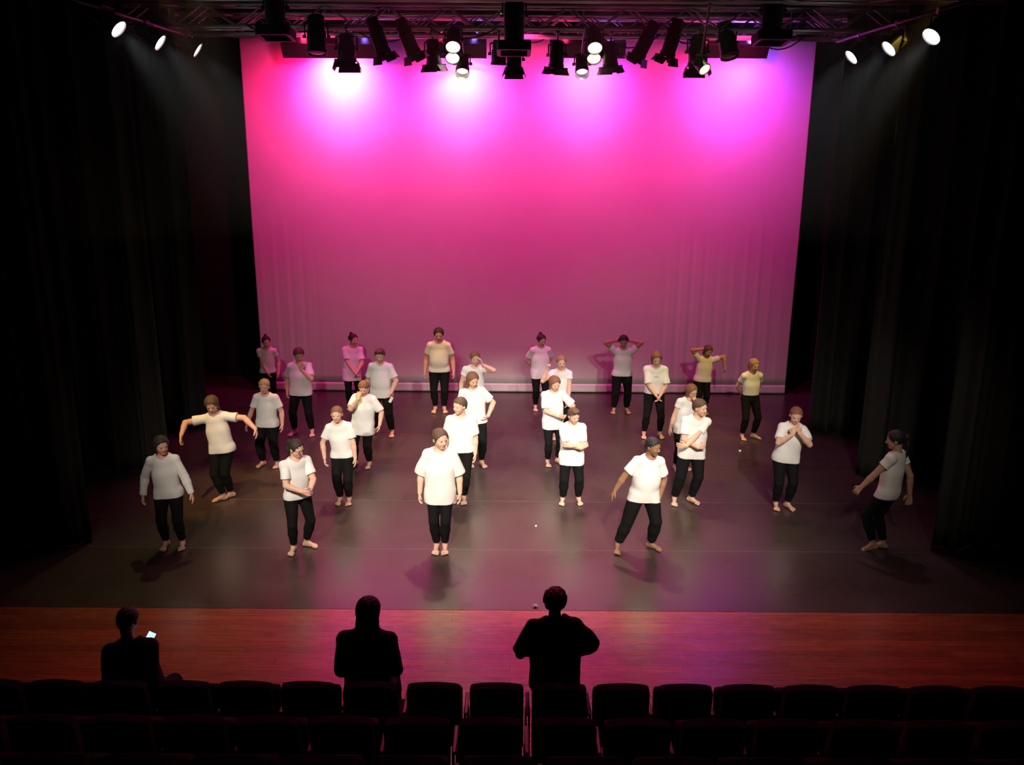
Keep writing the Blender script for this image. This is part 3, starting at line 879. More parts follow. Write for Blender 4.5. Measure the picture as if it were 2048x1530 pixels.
person(1104, 932, 752, 'person holding both forearms out in front at waist height',
       yaw=10, b=1.0, hands=[(0.02, -0.16, 0.60), (0.16, -0.14, 0.60)], elbows=[(-1, 0.5, -0.4), (1, 0.5, -0.4)], hdir=[(0.9, -0.3, -0.1), (0.7, -0.6, 0)],
       head=(16, 18, 0), hair=('bob', 'auburn'), hem=0.42, sleeve=0.85, loose=1.4, pants=0.65, feet=[(-0.05, 0, -5), (0.07, 0.03, 20)])
person(1361, 942, 768, 'person with glasses, half behind the one with folded arms and turned head',
       yaw=10, b=0.95, hands=[(-0.15, 0.0, 0.49), (0.085, -0.12, 0.80)], elbows=[None, (0.8, -0.2, -1)], hdir=[None, (-0.2, 0, 1)], palm=[None, (-0.5, 1, 0)],
       head=(26, 14, 0), hair=('bob', 'auburn'), hem=0.44, sleeve=0.42, loose=1.1, pants=0.7, feet=[(-0.065, 0, -5), (0.06, 0.02, 15)], chest=(0.05, 0), extra=glasses)
# second row
person(453, 1002, 790, 'person with both arms spread wide, wrists dropped and feet crossed',
       yaw=0, b=0.98, hands=[(-0.30, -0.16, 0.675), (0.335, -0.06, 0.705)], elbows=[(-0.6, 0.5, 0.3), (0.3, 0.3, 0.6)], hdir=[(-0.15, -0.1, -1), (0.25, -0.1, -1)],
       palm=[(1, 0, 0), (-1, 0, 0)], chest=(-0.045, 0), head=(6, 24, -6), hair=('bob', 'brown'), hem=0.47, sleeve=0.6, loose=1.1, pants=0.7,
       feet=[(-0.015, -0.02, -58), (0.035, 0.045, -45)], skin='rosy')
person(690, 1008, 812, 'person standing square, arms at the sides, before the one in the extra long shirt',
       yaw=-2, b=0.98, hands=[(-0.165, -0.07, 0.49), (0.135, -0.06, 0.49)], chest=(-0.03, 0), head=(4, 8, 0), hair=('crop', 'auburn'), hem=0.49, sleeve=0.7, loose=1.0, pants=1.15,
       feet=[(-0.045, 0, -6), (0.045, 0, 6)], elbows=[(-1, 0.5, 0), (1, 0.5, 0)])
person(924, 1006, 795, 'person looking aside, right behind the one in the oversized shirt',
       yaw=2, b=1.0, hands=[(-0.15, -0.02, 0.49), (0.125, -0.03, 0.48)], head=(-42, 4, 0), hair=('short', 'brown'), hem=0.50, sleeve=0.8, loose=1.3, pants=0.85, feet=[(-0.05, 0.03, -20), (0.02, 0, 0)])
person(1141, 1008, 815, 'person in a long shirt with arms folded high, looking down',
       yaw=2, b=1.0, hands=[(0.075, -0.145, 0.63), (-0.035, -0.155, 0.655)], elbows=[(-1, 0.1, -0.5), (1, 0.1, -0.6)], hdir=[(0.8, 0.1, 0.5), (-0.8, 0.1, 0.2)],
       palm=[(0, 1, 0), (0, 1, 0)], head=(24, 18, 0), hair=('quiff', 'brown'), hem=0.42, sleeve=0.85, loose=1.6, pants=1.15, feet=[(-0.08, 0, -12), (0.08, 0, 8)])
person(1366, 1008, 798, 'person with arms folded and weight on one leg, head turned sharply aside',
       yaw=6, b=1.06, hands=[(0.06, -0.15, 0.59), (-0.07, -0.16, 0.59)], elbows=[(-1, 0.1, -0.6), (1, 0.1, -0.6)], hdir=[(0.9, 0.1, 0.1), (-0.9, 0.1, 0)],
       palm=[(0, 1, 0), (0, 1, 0)], pelvis=(0.05, 0), chest=(0.03, 0), head=(38, 6, 0), hair=('short', 'brown'), hem=0.45, sleeve=0.75, loose=1.2, pants=1.2,
       feet=[(-0.085, 0, -15), (0.07, 0, 35)])
person(1562, 1018, 812, 'person with both fists together under the chin',
       yaw=0, b=1.08, hands=[(-0.005, -0.145, 0.775), (0.06, -0.145, 0.785)], elbows=[(-0.9, -0.1, -1), (0.9, -0.1, -1)], hdir=[(0.3, 0.1, 1), (-0.3, 0.1, 1)],
       palm=[(0.4, 1, 0), (-0.4, 1, 0)], curl=(1.0, 1.0), chest=(0.045, 0), head=(-10, 18, 4), hair=('crop', 'auburn'), hem=0.47, sleeve=0.75, loose=1.2, pants=0.85,
       feet=[(-0.055, 0, -8), (0.05, -0.01, 25)])
# front row
person(348, 1097, 872, 'person in a long-sleeved white top at the front near the dark curtain',
       yaw=8, b=1.02, hands=[(-0.195, -0.03, 0.50), (0.20, -0.06, 0.50)], chest=(-0.02, 0), head=(34, 8, 0), hair=('bob', 'dark'), hem=0.47, sleeve=2.0, loose=0.8, pants=0.85,
       feet=[(-0.06, 0.01, -10), (0.075, 0, 5)], skin='rosy')
person(601, 1102, 878, 'person with glasses turned sideways at the front, both hands together in front',
       yaw=38, b=1.02, hands=[(-0.035, -0.185, 0.60), (0.03, -0.20, 0.60)], elbows=[(-1, 0.6, -0.5), (1, 0.6, -0.5)], hdir=[(0.5, -0.9, -0.1), (-0.3, -0.9, 0.1)],
       head=(20, 16, 0), hair=('ponytail', 'dark'), hem=0.49, sleeve=0.7, loose=1.0, pants=0.75, feet=[(-0.06, 0.0, -42), (0.065, 0.02, 38)], extra=glasses)
person(882, 1103, 857, 'person in an oversized white shirt at the front, arms down, feet together',
       yaw=0, b=0.94, hands=[(-0.155, -0.02, 0.49), (0.155, -0.02, 0.49)], head=(34, 8, 0), hair=('ponytail', 'brown'), hem=0.41, sleeve=1.0, loose=2.1, pants=0.6,
       feet=[(-0.032, 0, -4), (0.032, 0, 4)], skin='fair')
person(1270, 1102, 875, 'person in a wide lunge at the front, head turned aside',
       yaw=10, b=1.08, belly=0.008, hands=[(-0.215, 0.03, 0.50), (0.19, -0.02, 0.48)], elbows=[(-1, 0.6, 0), (1, 0.6, 0)], pelvis=(0.055, 0), chest=(0.035, 0),
       head=(34, 8, 0), hair=('crop', 'black'), skin='brown', hem=0.45, sleeve=0.72, loose=1.1, pants=1.5, feet=[(-0.16, 0, -18), (0.135, 0, 42)])
person(1762, 1103, 862, 'person walking off with the back turned, beside the dark curtain',
       yaw=-138, b=0.95, hands=[W(-138, 0.16, -0.02, 0.49), W(-138, -0.235, 0.0, 0.52)], elbows=[W(-138, 0.5, -0.5, 0), W(-138, -0.3, -0.5, 0)],
       chest=W(-138, 0.03, 0), head=(28, 10, 0), hair=('ponytail', 'black'), skin='tan', hem=0.46, sleeve=0.45, loose=1.0, pants=0.75,
       feet=[(*W(-138, 0.02, 0.02), 30), (*W(-138, -0.085, -0.04), 25, 0.025)])

# ------------------------------------------------------------------ the three watching adults, seen from behind
pA = at_d(240, 1330, 5.93)
pP = at_d(298, 1281, 6.16)
person(0, 0, 0, 'dark seated person looking down at a lit phone in the front row', world=(-2.86, 6.0, 0.0), height=1.44, yaw=180, b=1.15, pelvis_z=0.49, neck=0.025,
       feet=[(-0.09, -0.26, 0), (0.09, -0.26, 0)], knees=[(0, -1, 1), (0, -1, 1)], chest=(0.05, -0.02), hands=[W(180, (pP.x + 2.84) / 1.44, (pP.y - 6.03) / 1.44, (pP.z - 0.09) / 1.44), W(180, -0.14, 0.15, 0.40)],
       elbows=[(-0.35, 0.6, -1), (0.35, 0.6, -1)], head=(-10, 20, 0), hair=('short', 'black'), shirt_m='darkcloth', sleeve=2.0, loose=1.4, adult=True, shoes=True,
       hem=0.36, seated=True, group='adults watching from the front seats', skin='tan')
pB = at_d(724, 1330, 5.93)
person(0, 0, 0, 'dark seated person in the front row, arms close to the body, seen from behind', world=(-1.10, 6.0, 0.0), height=1.62, yaw=180, b=1.0, pelvis_z=0.52,
       feet=[(-0.09, -0.26, 0), (0.09, -0.26, 0)], knees=[(0, -1, 1), (0, -1, 1)], chest=(0.0, -0.03), hands=[W(180, 0.06, 0.17, 0.45), W(180, -0.06, 0.17, 0.45)],
       elbows=[(-0.5, 0.6, -1), (0.5, 0.6, -1)], head=(-22, 4, 0), hair=('long', 'black'), shirt_m='darkcloth', sleeve=2.0, loose=1.3, adult=True, shoes=True,
       hem=0.36, seated=True, group='adults watching from the front seats', skin='tan')
pC = at_d(1120, 1330, 5.95)
person(0, 0, 0, 'dark standing person with elbows out, back to the seats', world=(pC.x - 0.03, 6.02, 0.0), height=1.42, yaw=180, b=1.15, adult=True, shoes=True,
       feet=[(-0.08, 0, -8), (0.08, 0, 8)], hands=[W(180, 0.13, 0.10, 0.56), W(180, -0.155, 0.12, 0.60)], elbows=[W(180, 1, -0.2, -0.6), W(180, -0.6, -0.4, -1)],
       chest=(0.01, 0), head=(-12, 2, 0), hair=('curly', 'brown'), shirt_m='darkcloth', pants_m='black', sleeve=0.95, loose=2.0, hem=0.42,
       group='adults watching from the front seats', skin='tan', seated=True)
# the lit phone
ph = empty('smartphone', at_d(298, 1281, 6.16), (R(48), R(10), R(-20)))
tag(ph, 'phone with a bright bluish screen held up by a seated person', 'phone')
bm = bmesh.new(); add_box(bm, (0, 0, 0), (0.075, 0.145, 0.009), bevel=0.003); bmo('case', bm, M['plastic'], ph)
bm = bmesh.new(); add_box(bm, (0, 0, 0.0052), (0.067, 0.13, 0.001)); bmo('screen', bm, emit('phone_screen', (0.45, 0.75, 1.0), 1.6), ph)

# ------------------------------------------------------------------ overhead rig
def truss(y, z, x0, x1, label, s=0.29, seg=0.42):
    o = empty('lighting_truss', (0, y, z))
    tag(o, label, 'truss', 'overhead lighting trusses')
    for dy in (-s / 2, s / 2):
        for dz in (0, s):
            bm = bmesh.new(); add_tube(bm, (x0, dy, dz), (x1, dy, dz), 0.024, n=8)
            bmo('chord', bm, M['alu'], o, True)
    bm = bmesh.new()
    n = int((x1 - x0) / seg)
    for i in range(n):
        a, b_ = x0 + i * seg, x0 + (i + 1) * seg
        f = i % 2
        for dy in (-s / 2, s / 2):
            add_tube(bm, (a, dy, s * f), (b_, dy, s * (1 - f)), 0.011, n=5)
        for dz in (0, s):
            add_tube(bm, (a, -s / 2 if f else s / 2, dz), (b_, s / 2 if f else -s / 2, dz), 0.010, n=5)
    bmo('bracing', bm, M['alu'], o, True)
    bm = bmesh.new()
    for x in np.linspace(x0 + 0.8, x1 - 0.8, 5):
        add_tube(bm, (x, 0, s), (x, 0, 8.98 - z), 0.006, n=5)
    bmo('suspension_wire', bm, M['steel'], o)
    return o
truss(15.62, 6.34, -4.7, 6.9, 'lighting truss nearest the backcloth, carrying the wide flood lights')
truss(14.55, 6.24, -6.0, 6.9, 'lighting truss one step in front of the wide flood lights')
truss(13.3, 6.20, -6.4, 7.0, 'lighting truss that carries the lamps with barn doors')
truss(11.55, 6.36, -6.6, 7.0, 'lighting truss nearest the seats, highest in the picture')
for y, z, lab in ((15.1, 6.60, 'thin pipe above the rear lighting trusses'), (13.75, 6.28, 'thin pipe between the rear and middle lighting trusses'),
                  (12.25, 6.42, 'thin pipe just behind the truss nearest the seats')):
    bm = bmesh.new(); add_tube(bm, (-6.2, y, z), (7.0, y, z), 0.024, n=8)
    for x in (-5, -2, 1, 4, 6.5): add_tube(bm, (x, y, z), (x, y, 8.98), 0.008, n=5)
    tag(bmo('scaffold_pipe', bm, M['alu'], None, True), lab, 'pipe', 'overhead pipes')
rc = random.Random(3)
CN = ('first', 'second', 'third', 'fourth', 'fifth', 'sixth', 'seventh', 'eighth', 'ninth', 'tenth')
for i in range(10):
    x = -4.9 + i * 1.2 + rc.uniform(-0.2, 0.2)
    y = rc.choice((15.62, 14.55, 13.3)) - 0.16
    z0 = {15.46: 6.34, 14.39: 6.24, 13.14: 6.20}[round(y, 2)]
    L = rc.uniform(0.5, 1.1); dr = rc.uniform(0.10, 0.24)
    pts = [Vector((x + L * t, y - 0.02, z0 + 0.02 - dr * 4 * t * (1 - t))) for t in np.linspace(0, 1, 9)]
    bm = bmesh.new(); add_path(bm, pts, 0.010, 6)
    tag(bmo('cable', bm, M['rubber'], None, True), 'black cable loop sagging under the overhead trusses, %s counting from the red end' % CN[i], 'cable', 'loops of black cable on the trusses')

def stage_light(px, py, d, aim, length, rad, label, front='barn', lens=None, light=None, hook=0.25, cells=None, name='stage_light', group='lamps hung from the trusses'):
    """front centre of the lamp at (px, py) at distance d; aim is where it points"""
    p = at_d(px, py, d)
    aim = Vector(aim).normalized()
    o = empty(name, p)
    tag(o, label, 'stage light', group)
    q = aim.to_track_quat('Z', 'Y').to_matrix().to_4x4()     # +z runs out of the lens
    def put(nm, bm, m, parent=o, smooth=False):
        bm.transform(q); return bmo(nm, bm, m, parent, smooth)
    bm = bmesh.new()
    rings = add_lathe(bm, [(rad * 0.55, -length), (rad * 0.80, -length * 0.97), (rad * 0.82, -length * 0.62), (rad * 0.95, -length * 0.58),
                           (rad * 0.95, -length * 0.12), (rad * 1.04, -length * 0.10), (rad * 1.04, 0), (rad * 0.92, 0), (rad * 0.90, -0.03)], 24)
    bm.faces.new(list(reversed(rings[0])))
    for i in range(5):
        z = -length * (0.66 + 0.06 * i)
        bmesh.ops.create_cone(bm, cap_ends=True, segments=20, radius1=rad * 0.9, radius2=rad * 0.9, depth=0.006, matrix=Matrix.Translation((0, 0, z)))
    body = put('body', bm, M['blackmetal'])
    bm = bmesh.new()
    bmesh.ops.create_uvsphere(bm, u_segments=20, v_segments=8, radius=1, matrix=Matrix.Translation((0, 0, -0.022)) @ Matrix.Diagonal((rad * 0.9, rad * 0.9, 0.018, 1)))
    put('lens', bm, lens if lens is not None else M['lens_dark'], o, True)
    if front == 'barn':
        bm = bmesh.new(); add_box(bm, (0, 0, 0.012), (rad * 2.3, rad * 2.3, 0.010))
        bmesh.ops.delete(bm, geom=[f for f in bm.faces if abs(f.normal.z) > 0.9], context='FACES')
        for s in (-1, 1):
            add_box(bm, (0, s * rad * 1.12, 0.012), (rad * 2.3, rad * 0.08, 0.02)); add_box(bm, (s * rad * 1.12, 0, 0.012), (rad * 0.08, rad * 2.3, 0.02))
        put('colour_frame', bm, M['blackmetal'])
        for k in range(4):
            bm = bmesh.new()
            w0, w1, hh = rad * 1.05, rad * 1.25, rad * 0.85
            if k % 2: w0, w1 = rad * 0.95, rad * 0.75
            vs = [bm.verts.new(c) for c in ((-w0, 0, 0), (w0, 0, 0), (w1, 0.0, hh), (-w1, 0.0, hh))]
            f = bm.faces.new(vs)
            g = bmesh.ops.extrude_face_region(bm, geom=[f])
            bmesh.ops.translate(bm, verts=[v for v in g['geom'] if isinstance(v, bmesh.types.BMVert)], vec=(0, 0.003, 0))
            bm.transform(Matrix.Rotation(k * PI / 2, 4, 'Z') @ Matrix.Translation((0, rad * 1.15, 0.02)) @ Matrix.Rotation(R(-22), 4, 'X'))
            bmesh.ops.recalc_face_normals(bm, faces=bm.faces)
            put('barn_door', bm, M['blackmetal'])
    if front == 'square':
        bm = bmesh.new()
        s_ = rad * 1.45
        for s in (-1, 1):
            add_box(bm, (0, s * s_, -0.02), (s_ * 2.1, s_ * 0.25, 0.12), bevel=0.006); add_box(bm, (s * s_, 0, -0.02), (s_ * 0.25, s_ * 1.8, 0.12), bevel=0.006)
        put('colour_changer', bm, M['blackmetal'])
    if front == 'hood':
        bm = bmesh.new(); add_lathe(bm, [(rad * 1.0, 0), (rad * 1.05, length * 0.28), (rad * 1.0, length * 0.28), (rad * 0.95, 0)], 24)
        put('hood', bm, M['blackmetal'])
    # yoke and clamp go straight up from the pivot
    piv = -aim * (length * 0.45)
    side = aim.cross(Vector((0, 0, 1)))
    side = Vector((1, 0, 0)) if side.length < 0.15 else side.normalized()
    bars = [(12.25, 6.42), (13.155, 6.20), (13.445, 6.20), (13.75, 6.28)]
    if label.startswith('white side'): bx, bz, by = (-4.75 if p.x < 0 else 4.75) - p.x, 6.13 - p.z, piv.y
    else: by, bz = min(bars, key=lambda q_: abs(q_[0] - (p.y + piv.y))); bx, by, bz = piv.x, by - p.y, bz - p.z
    grip = Vector((bx, by, bz))
    top = Vector((piv.x, piv.y, max(rad + 0.09 + piv.z, rad * 0.6 + 0.06)))
    bm = bmesh.new()
    for s in (-1, 1):
        a = piv + side * s * rad * 1.12
        add_tube(bm, a, a + Vector((0, 0, top.z - piv.z - 0.06)), 0.011, n=6)
        add_tube(bm, a - side * s * 0.015, a + side * s * 0.03, 0.022, n=10)
    add_tube(bm, top - side * rad * 1.13 - Vector((0, 0, 0.06)), top + side * rad * 1.13 - Vector((0, 0, 0.06)), 0.012, n=6)
    bmo('yoke', bm, M['blackmetal'], o)
    bm = bmesh.new(); add_tube(bm, top - Vector((0, 0, 0.07)), grip - Vector((0, 0, 0.03)), 0.016, n=8)
    add_box(bm, grip, (0.05, 0.07, 0.07), bevel=0.008)
    bmo('hook_clamp', bm, M['steel'], o)
    if light:
        pw, c, ang, tgt = light
        l = spot('lamp_beam', p + aim * 0.03, tgt, pw, c, ang, 0.7, 0.07)
        l.parent = o; l.matrix_parent_inverse = Matrix.Translation(p).inverted()
    return o
EW = emit('lens_warm_white', (1.0, 0.93, 0.72), 9.0)
EY = emit('lens_amber', (1.0, 0.80, 0.25), 6.0)
EP = emit('lens_pale_pink', (1.0, 0.72, 0.85), 7.0)
ES = emit('lens_cold_white', (0.90, 0.97, 1.0), 12.0)
YEL = (1.0, 0.72, 0.10); PNK = (1.0, 0.10, 0.55)
DN = (0, -0.12, -1)
# big lamps hanging at the top edge
stage_light(552, 70, 12.2, DN, 0.75, 0.135, 'large lamp with a square colour changer hanging nearest the dark left-hand drapes', 'square', hook=0.05)
stage_light(1028, 100, 12.2, DN, 0.95, 0.135, 'largest lamp with a square colour changer, hanging at the middle of the rig', 'square', hook=0.05)
stage_light(1543, 80, 12.2, DN, 0.80, 0.135, 'large lamp with a square colour changer hanging at the violet end of the backcloth', 'square', hook=0.05)
# lamps pointing down
stage_light(634, 108, 13.0, (0.02, -0.2, -1), 0.52, 0.14, 'lamp with a small yellow glint hanging over the pink-lit end of the backcloth', 'none', None, (420, YEL, 34, (-2.6, 12.0, 1.1)))
stage_light(694, 122, 13.1, DN, 0.36, 0.13, 'black lamp with open barn doors in front of the hottest pink spot', 'barn', hook=0.2)
stage_light(868, 128, 13.6, (0.05, 0.1, -1), 0.34, 0.11, 'dim reddish lamp between the first and second bright spots', 'barn', hook=0.2)
stage_light(906, 95, 12.9, (0.0, -0.75, -0.7), 0.34, 0.105, 'lit warm white lamp, the upper of the pair above the second bright spot', 'none', EW, (900, (1, 0.80, 0.50), 38, (-0.9, 10.4, 0.4)))
stage_light(905, 117, 13.6, (0.0, -0.75, -0.7), 0.30, 0.105, 'lit warm white lamp, the lower of the pair above the second bright spot', 'none', EW, (450, PNK, 40, (-2.3, 12.9, 1.2)))
stage_light(925, 140, 14.05, (0.0, -0.7, -0.7), 0.30, 0.10, 'lit lamp hanging lowest in front of the second bright spot', 'hood', EW, (500, YEL, 26, (-1.2, 14.6, 1.0)))
stage_light(997, 130, 13.5, (-0.03, 0.1, -1), 0.34, 0.11, 'slim dark lamp beside the middle of the rig', 'none', hook=0.2)
stage_light(1028, 138, 13.6, DN, 0.30, 0.115, 'dark lamp with barn doors hanging lowest at the middle of the rig', 'barn', hook=0.25)
stage_light(1112, 134, 13.6, (-0.06, 0.1, -1), 0.36, 0.11, 'dark lamp between the middle of the rig and the third bright spot', 'barn', hook=0.2)
stage_light(1190, 97, 12.9, (0.0, -0.75, -0.7), 0.38, 0.105, 'lit warm white lamp, the upper of the pair above the third bright spot', 'none', EW, (900, (1, 0.80, 0.50), 38, (1.1, 10.4, 0.4)))
stage_light(1188, 118, 13.6, (0.0, -0.75, -0.7), 0.30, 0.105, 'lit amber-rimmed lamp, the lower of the pair above the third bright spot', 'none', EY, (450, PNK, 40, (1.0, 13.4, 1.2)))
stage_light(1164, 141, 14.05, (0.0, -0.7, -0.7), 0.30, 0.10, 'lit pinkish lamp hanging lowest in front of the third bright spot', 'hood', EP, (420, PNK, 34, (0.2, 14.6, 1.1)))
stage_light(1221, 132, 13.6, (0.1, 0.12, -1), 0.34, 0.11, 'dark lamp tilted beside the third bright spot', 'barn', hook=0.2)
stage_light(1394, 132, 13.2, (0.0, -0.15, -1), 0.42, 0.13, 'black lamp with barn doors in front of the fourth bright spot', 'barn', hook=0.1)
stage_light(1410, 140, 12.5, (0.35, -0.65, -0.6), 0.26, 0.085, 'small amber-lit lamp beside the black one at the fourth bright spot', 'none', EY, (480, YEL, 36, (2.7, 13.2, 1.2)))
stage_light(1460, 114, 13.1, (0.15, -0.35, -0.9), 0.50, 0.13, 'tall lamp with a thin pink glint beside the fourth bright spot', 'none', None)
# four slanting profile lamps
prof = [(768, 108, (0.32, 0.25, -1), 'slanting profile lamp nearest the first bright spot'),
        (828, 108, (0.42, 0.25, -1), 'slanting profile lamp just before the second bright spot'),
        (1276, 112, (-0.48, 0.25, -1), 'slanting profile lamp just past the third bright spot'),
        (1334, 112, (-0.26, 0.25, -1), 'slanting profile lamp nearest the fourth bright spot')]
for x, y, a, lab in prof:
    stage_light(x, y, 13.2, a, 0.50, 0.105, lab, 'barn', hook=0.1)
# side lamps, three a side, shining across the stage
for x, y, d, aim, lab, pw, tg in (
        (238, 59, 11.0, (0.75, -0.12, -0.62), 'white side lamp nearest the seats, above the person in long sleeves', 300, (0.5, 10.3, 0.3)),
        (321, 86, 12.24, (0.78, 0.02, -0.55), 'white side lamp, middle one of the three above the person in long sleeves', 280, (0.5, 12.0, 0.3)),
        (396, 101, 13.7, (0.80, 0.12, -0.55), 'white side lamp nearest the backcloth, by the red edge of the cloth', 250, (0.3, 13.4, 0.3)),
        (1862, 74, 10.6, (-0.62, -0.30, -0.60), 'white side lamp nearest the seats, above the person walking off', 320, (-0.2, 10.3, 0.3)),
        (1777, 98, 11.75, (-0.70, -0.12, -0.60), 'white side lamp, middle one of the three above the person walking off', 300, (-0.2, 11.8, 0.3)),
        (1702, 115, 13.0, (-0.70, -0.10, -0.60), 'white side lamp nearest the backcloth, past the fourth bright spot', 250, (-0.1, 13.2, 0.3))):
    stage_light(x, y, d, aim, 0.34, 0.115, lab, 'none', ES, (pw, (0.93, 0.97, 1.0), 42, tg), hook=0.2, group='white lamps along the sides of the stage')
for sx, x in ((-1, -4.75), (1, 4.75)):
    bm = bmesh.new(); add_tube(bm, (x, 9.9, 6.13), (x, 13.9, 6.13), 0.024, n=8)
    for y in (10.2, 12.7, 13.8): add_tube(bm, (x, y, 6.13), (x, y, 8.98), 0.008, n=5)
    tag(bmo('side_pipe', bm, M['blackmetal'], None, True),
        'black pipe running upstage over the %s' % ('three side lamps above the long-sleeved person' if sx < 0 else 'three side lamps above the person walking off'), 'pipe', 'side lamp pipes')

# the four wide floods that wash the backcloth
def flood(px, wpx, label, k=1.0, rk=1.0, bk=1.0, core=1.0):
    d = 15.72
    p = at_d(px, 96, d)
    o = empty('flood_light', p)
    tag(o, label, 'stage light', 'wide floods in front of the backcloth')
    wd = wpx / F_PX * 14.6
    bm = bmesh.new()
    q = Matrix.Rotation(R(35), 4, 'X')
    for c, s in (((0, -0.10, 0.0), (wd, 0.02, 0.24)), ((0, 0.0, 0.12), (wd, 0.20, 0.02)), ((0, 0.0, -0.12), (wd, 0.20, 0.02))):
        add_box(bm, c, s, bevel=0.004)
    for s in (-1, 1): add_box(bm, (s * wd / 2, 0, 0), (0.02, 0.22, 0.26), bevel=0.004)
    bm.transform(q)
    bmo('housing', bm, M['blackmetal'], o)
    for i in range(3):
        x = (i - 1) * wd / 3
        bm = bmesh.new(); add_box(bm, (x, -0.06, 0), (wd / 3 * 0.85, 0.02, 0.18), bevel=0.004); bm.transform(q)
        bmo('reflector', bm, M['steel'], o)
        c = ((1.0, 0.0, 0.10), (1.0, 0.022, 0.50), (0.30, 0.06, 1.0))[i]
        pw = (FL_R * rk, FL_M * k, FL_B * bk)[i]
        a = p + Vector((x, 0.13, -0.10))
        t = Vector((a.x + (i - 1) * 0.30, CYD, 4.9))
        l = spot('flood_beam', a, t, pw, c, 165, 1.0, 0.12)
        l.parent = o; l.matrix_parent_inverse = Matrix.Translation(p).inverted()
    l = spot('flood_core_beam', p + Vector((0, 0.13, -0.10)), (p.x, CYD, 5.72), 95 * core, (1.0, 0.42, 0.95), 120, 1.0, 0.12)
    l.parent = o; l.matrix_parent_inverse = Matrix.Translation(p).inverted()
    bm = bmesh.new()
    for s in (-1, 1):
        tp = Vector((s * wd * 0.35, 15.765 - p.y, 6.34 - p.z))
        add_tube(bm, (s * wd * 0.35, -0.02, 0.1), tp, 0.012, n=6)
        add_box(bm, tp, (0.05, 0.07, 0.07))
        l = bpy.data.lights.new('flood_spill', 'POINT'); l.energy = 3.5 * (rk if s < 0 else bk); l.color = (1, 0.03, 0.12) if s < 0 else (0.3, 0.15, 1.0); l.shadow_soft_size = 0.05
        lo = bpy.data.objects.new('flood_spill', l); COL.objects.link(lo); lo.parent = o; lo.location = (s * wd * 0.3, 0.0, 0.20)
    bmo('bracket', bm, M['steel'], o)
FL_R, FL_M, FL_B = 90, 280, 40
flood(668, 205, 'wide black flood lighting the first and hottest pink spot near the red end', 1.1, 1.6, 0.7, 1.5)
flood(915, 115, 'wide black flood lighting the second bright spot', 1.0, 0.7, 0.8, 1.4)
flood(1175, 150, 'wide black flood lighting the third bright spot', 1.0, 0.9, 0.8, 0.7)
flood(1457, 155, 'wide black flood lighting the fourth spot at the violet end of the backcloth', 0.5, 0.9, 4.5, 0.45)
# magenta wash further down the backcloth, from the top of the rig
for x, pw in ((-3.1, 380), (0.2, 380), (3.5, 350)):
    spot('backcloth_wash_light', (x, 14.05, 6.12), (x, CYD, 4.4), pw, (1.0, 0.038, 0.24), 118, 1.0, 0.1)

# ------------------------------------------------------------------ auditorium seats
def make_seat(down=False):
    o = empty('theatre_seat', (0, 0, 0))
    # backrest: arched top, slightly narrower at the top; faces the stage (+y)
    bm = bmesh.new()
    pts = []
    wt, wb = 0.191, 0.197
    pts += [(-wb, 0.0), (wb, 0.0), (wt + 0.003, 0.50)]
    for t in np.linspace(0, 1, 9):
        a = PI / 2 * t
        pts.append((wt - 0.022 + 0.022 * math.cos(a), 0.515 + 0.022 * math.sin(a)))
    for t in np.linspace(-0.85, 0.85, 9)[::-1]: pts.append((wt * t * 0.95, 0.538 + 0.016 * (1 - t * t)))
    for t in np.linspace(0, 1, 9):
        a = PI / 2 * (1 + t)
        pts.append((-wt + 0.022 + 0.022 * math.cos(a), 0.515 + 0.022 * math.sin(a)))
    pts.append((-wt - 0.003, 0.50))
    cl = []
    for p_ in pts:
        if not cl or math.hypot(p_[0] - cl[-1][0], p_[1] - cl[-1][1]) > 1e-4: cl.append(p_)
    f = bm.faces.new([bm.verts.new((x, 0, z)) for x, z in cl])
    g = bmesh.ops.extrude_face_region(bm, geom=[f])
    bmesh.ops.translate(bm, verts=[v for v in g['geom'] if isinstance(v, bmesh.types.BMVert)], vec=(0, 0.075, 0))
    bmesh.ops.recalc_face_normals(bm, faces=bm.faces)
    es = [e for e in bm.edges if abs((e.verts[0].co - e.verts[1].co).y) < 1e-5 and len(e.link_faces) == 2]
    bmesh.ops.bevel(bm, geom=es, offset=0.010, segments=2, affect='EDGES', profile=0.5)
    bm.transform(Matrix.Translation((0, 0, 0.355)) @ Matrix.Rotation(R(8), 4, 'X'))
    bmo('backrest', bm, [SEATM], o)
    bm = bmesh.new()
    if down: add_box(bm, (0, 0.30, 0.375), (0.39, 0.42, 0.09), bevel=0.03)
    else: add_box(bm, (0, 0.15, 0.55), (0.39, 0.10, 0.40), Matrix.Rotation(R(-8), 3, 'X'), bevel=0.03)
    bmo('seat', bm, [SEATM], o)
    for s in (-1, 1):
        bm = bmesh.new()
        x = s * 0.2150
        add_box(bm, (x, 0.12, 0.30), (0.016, 0.06, 0.60), bevel=0.003)
        add_box(bm, (x, 0.14, 0.012), (0.016, 0.26, 0.024), bevel=0.003)
        bmo('leg', bm, M['plastic'], o)
    bm = bmesh.new()
    add_box(bm, (0.2275, 0.16, 0.615), (0.030, 0.27, 0.026), bevel=0.008)
    bmo('armrest', bm, M['armwood'], o)
    return o
SP = 0.455
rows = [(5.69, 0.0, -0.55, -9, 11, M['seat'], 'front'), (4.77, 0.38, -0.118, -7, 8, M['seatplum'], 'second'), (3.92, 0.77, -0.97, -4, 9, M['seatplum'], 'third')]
occ = {}
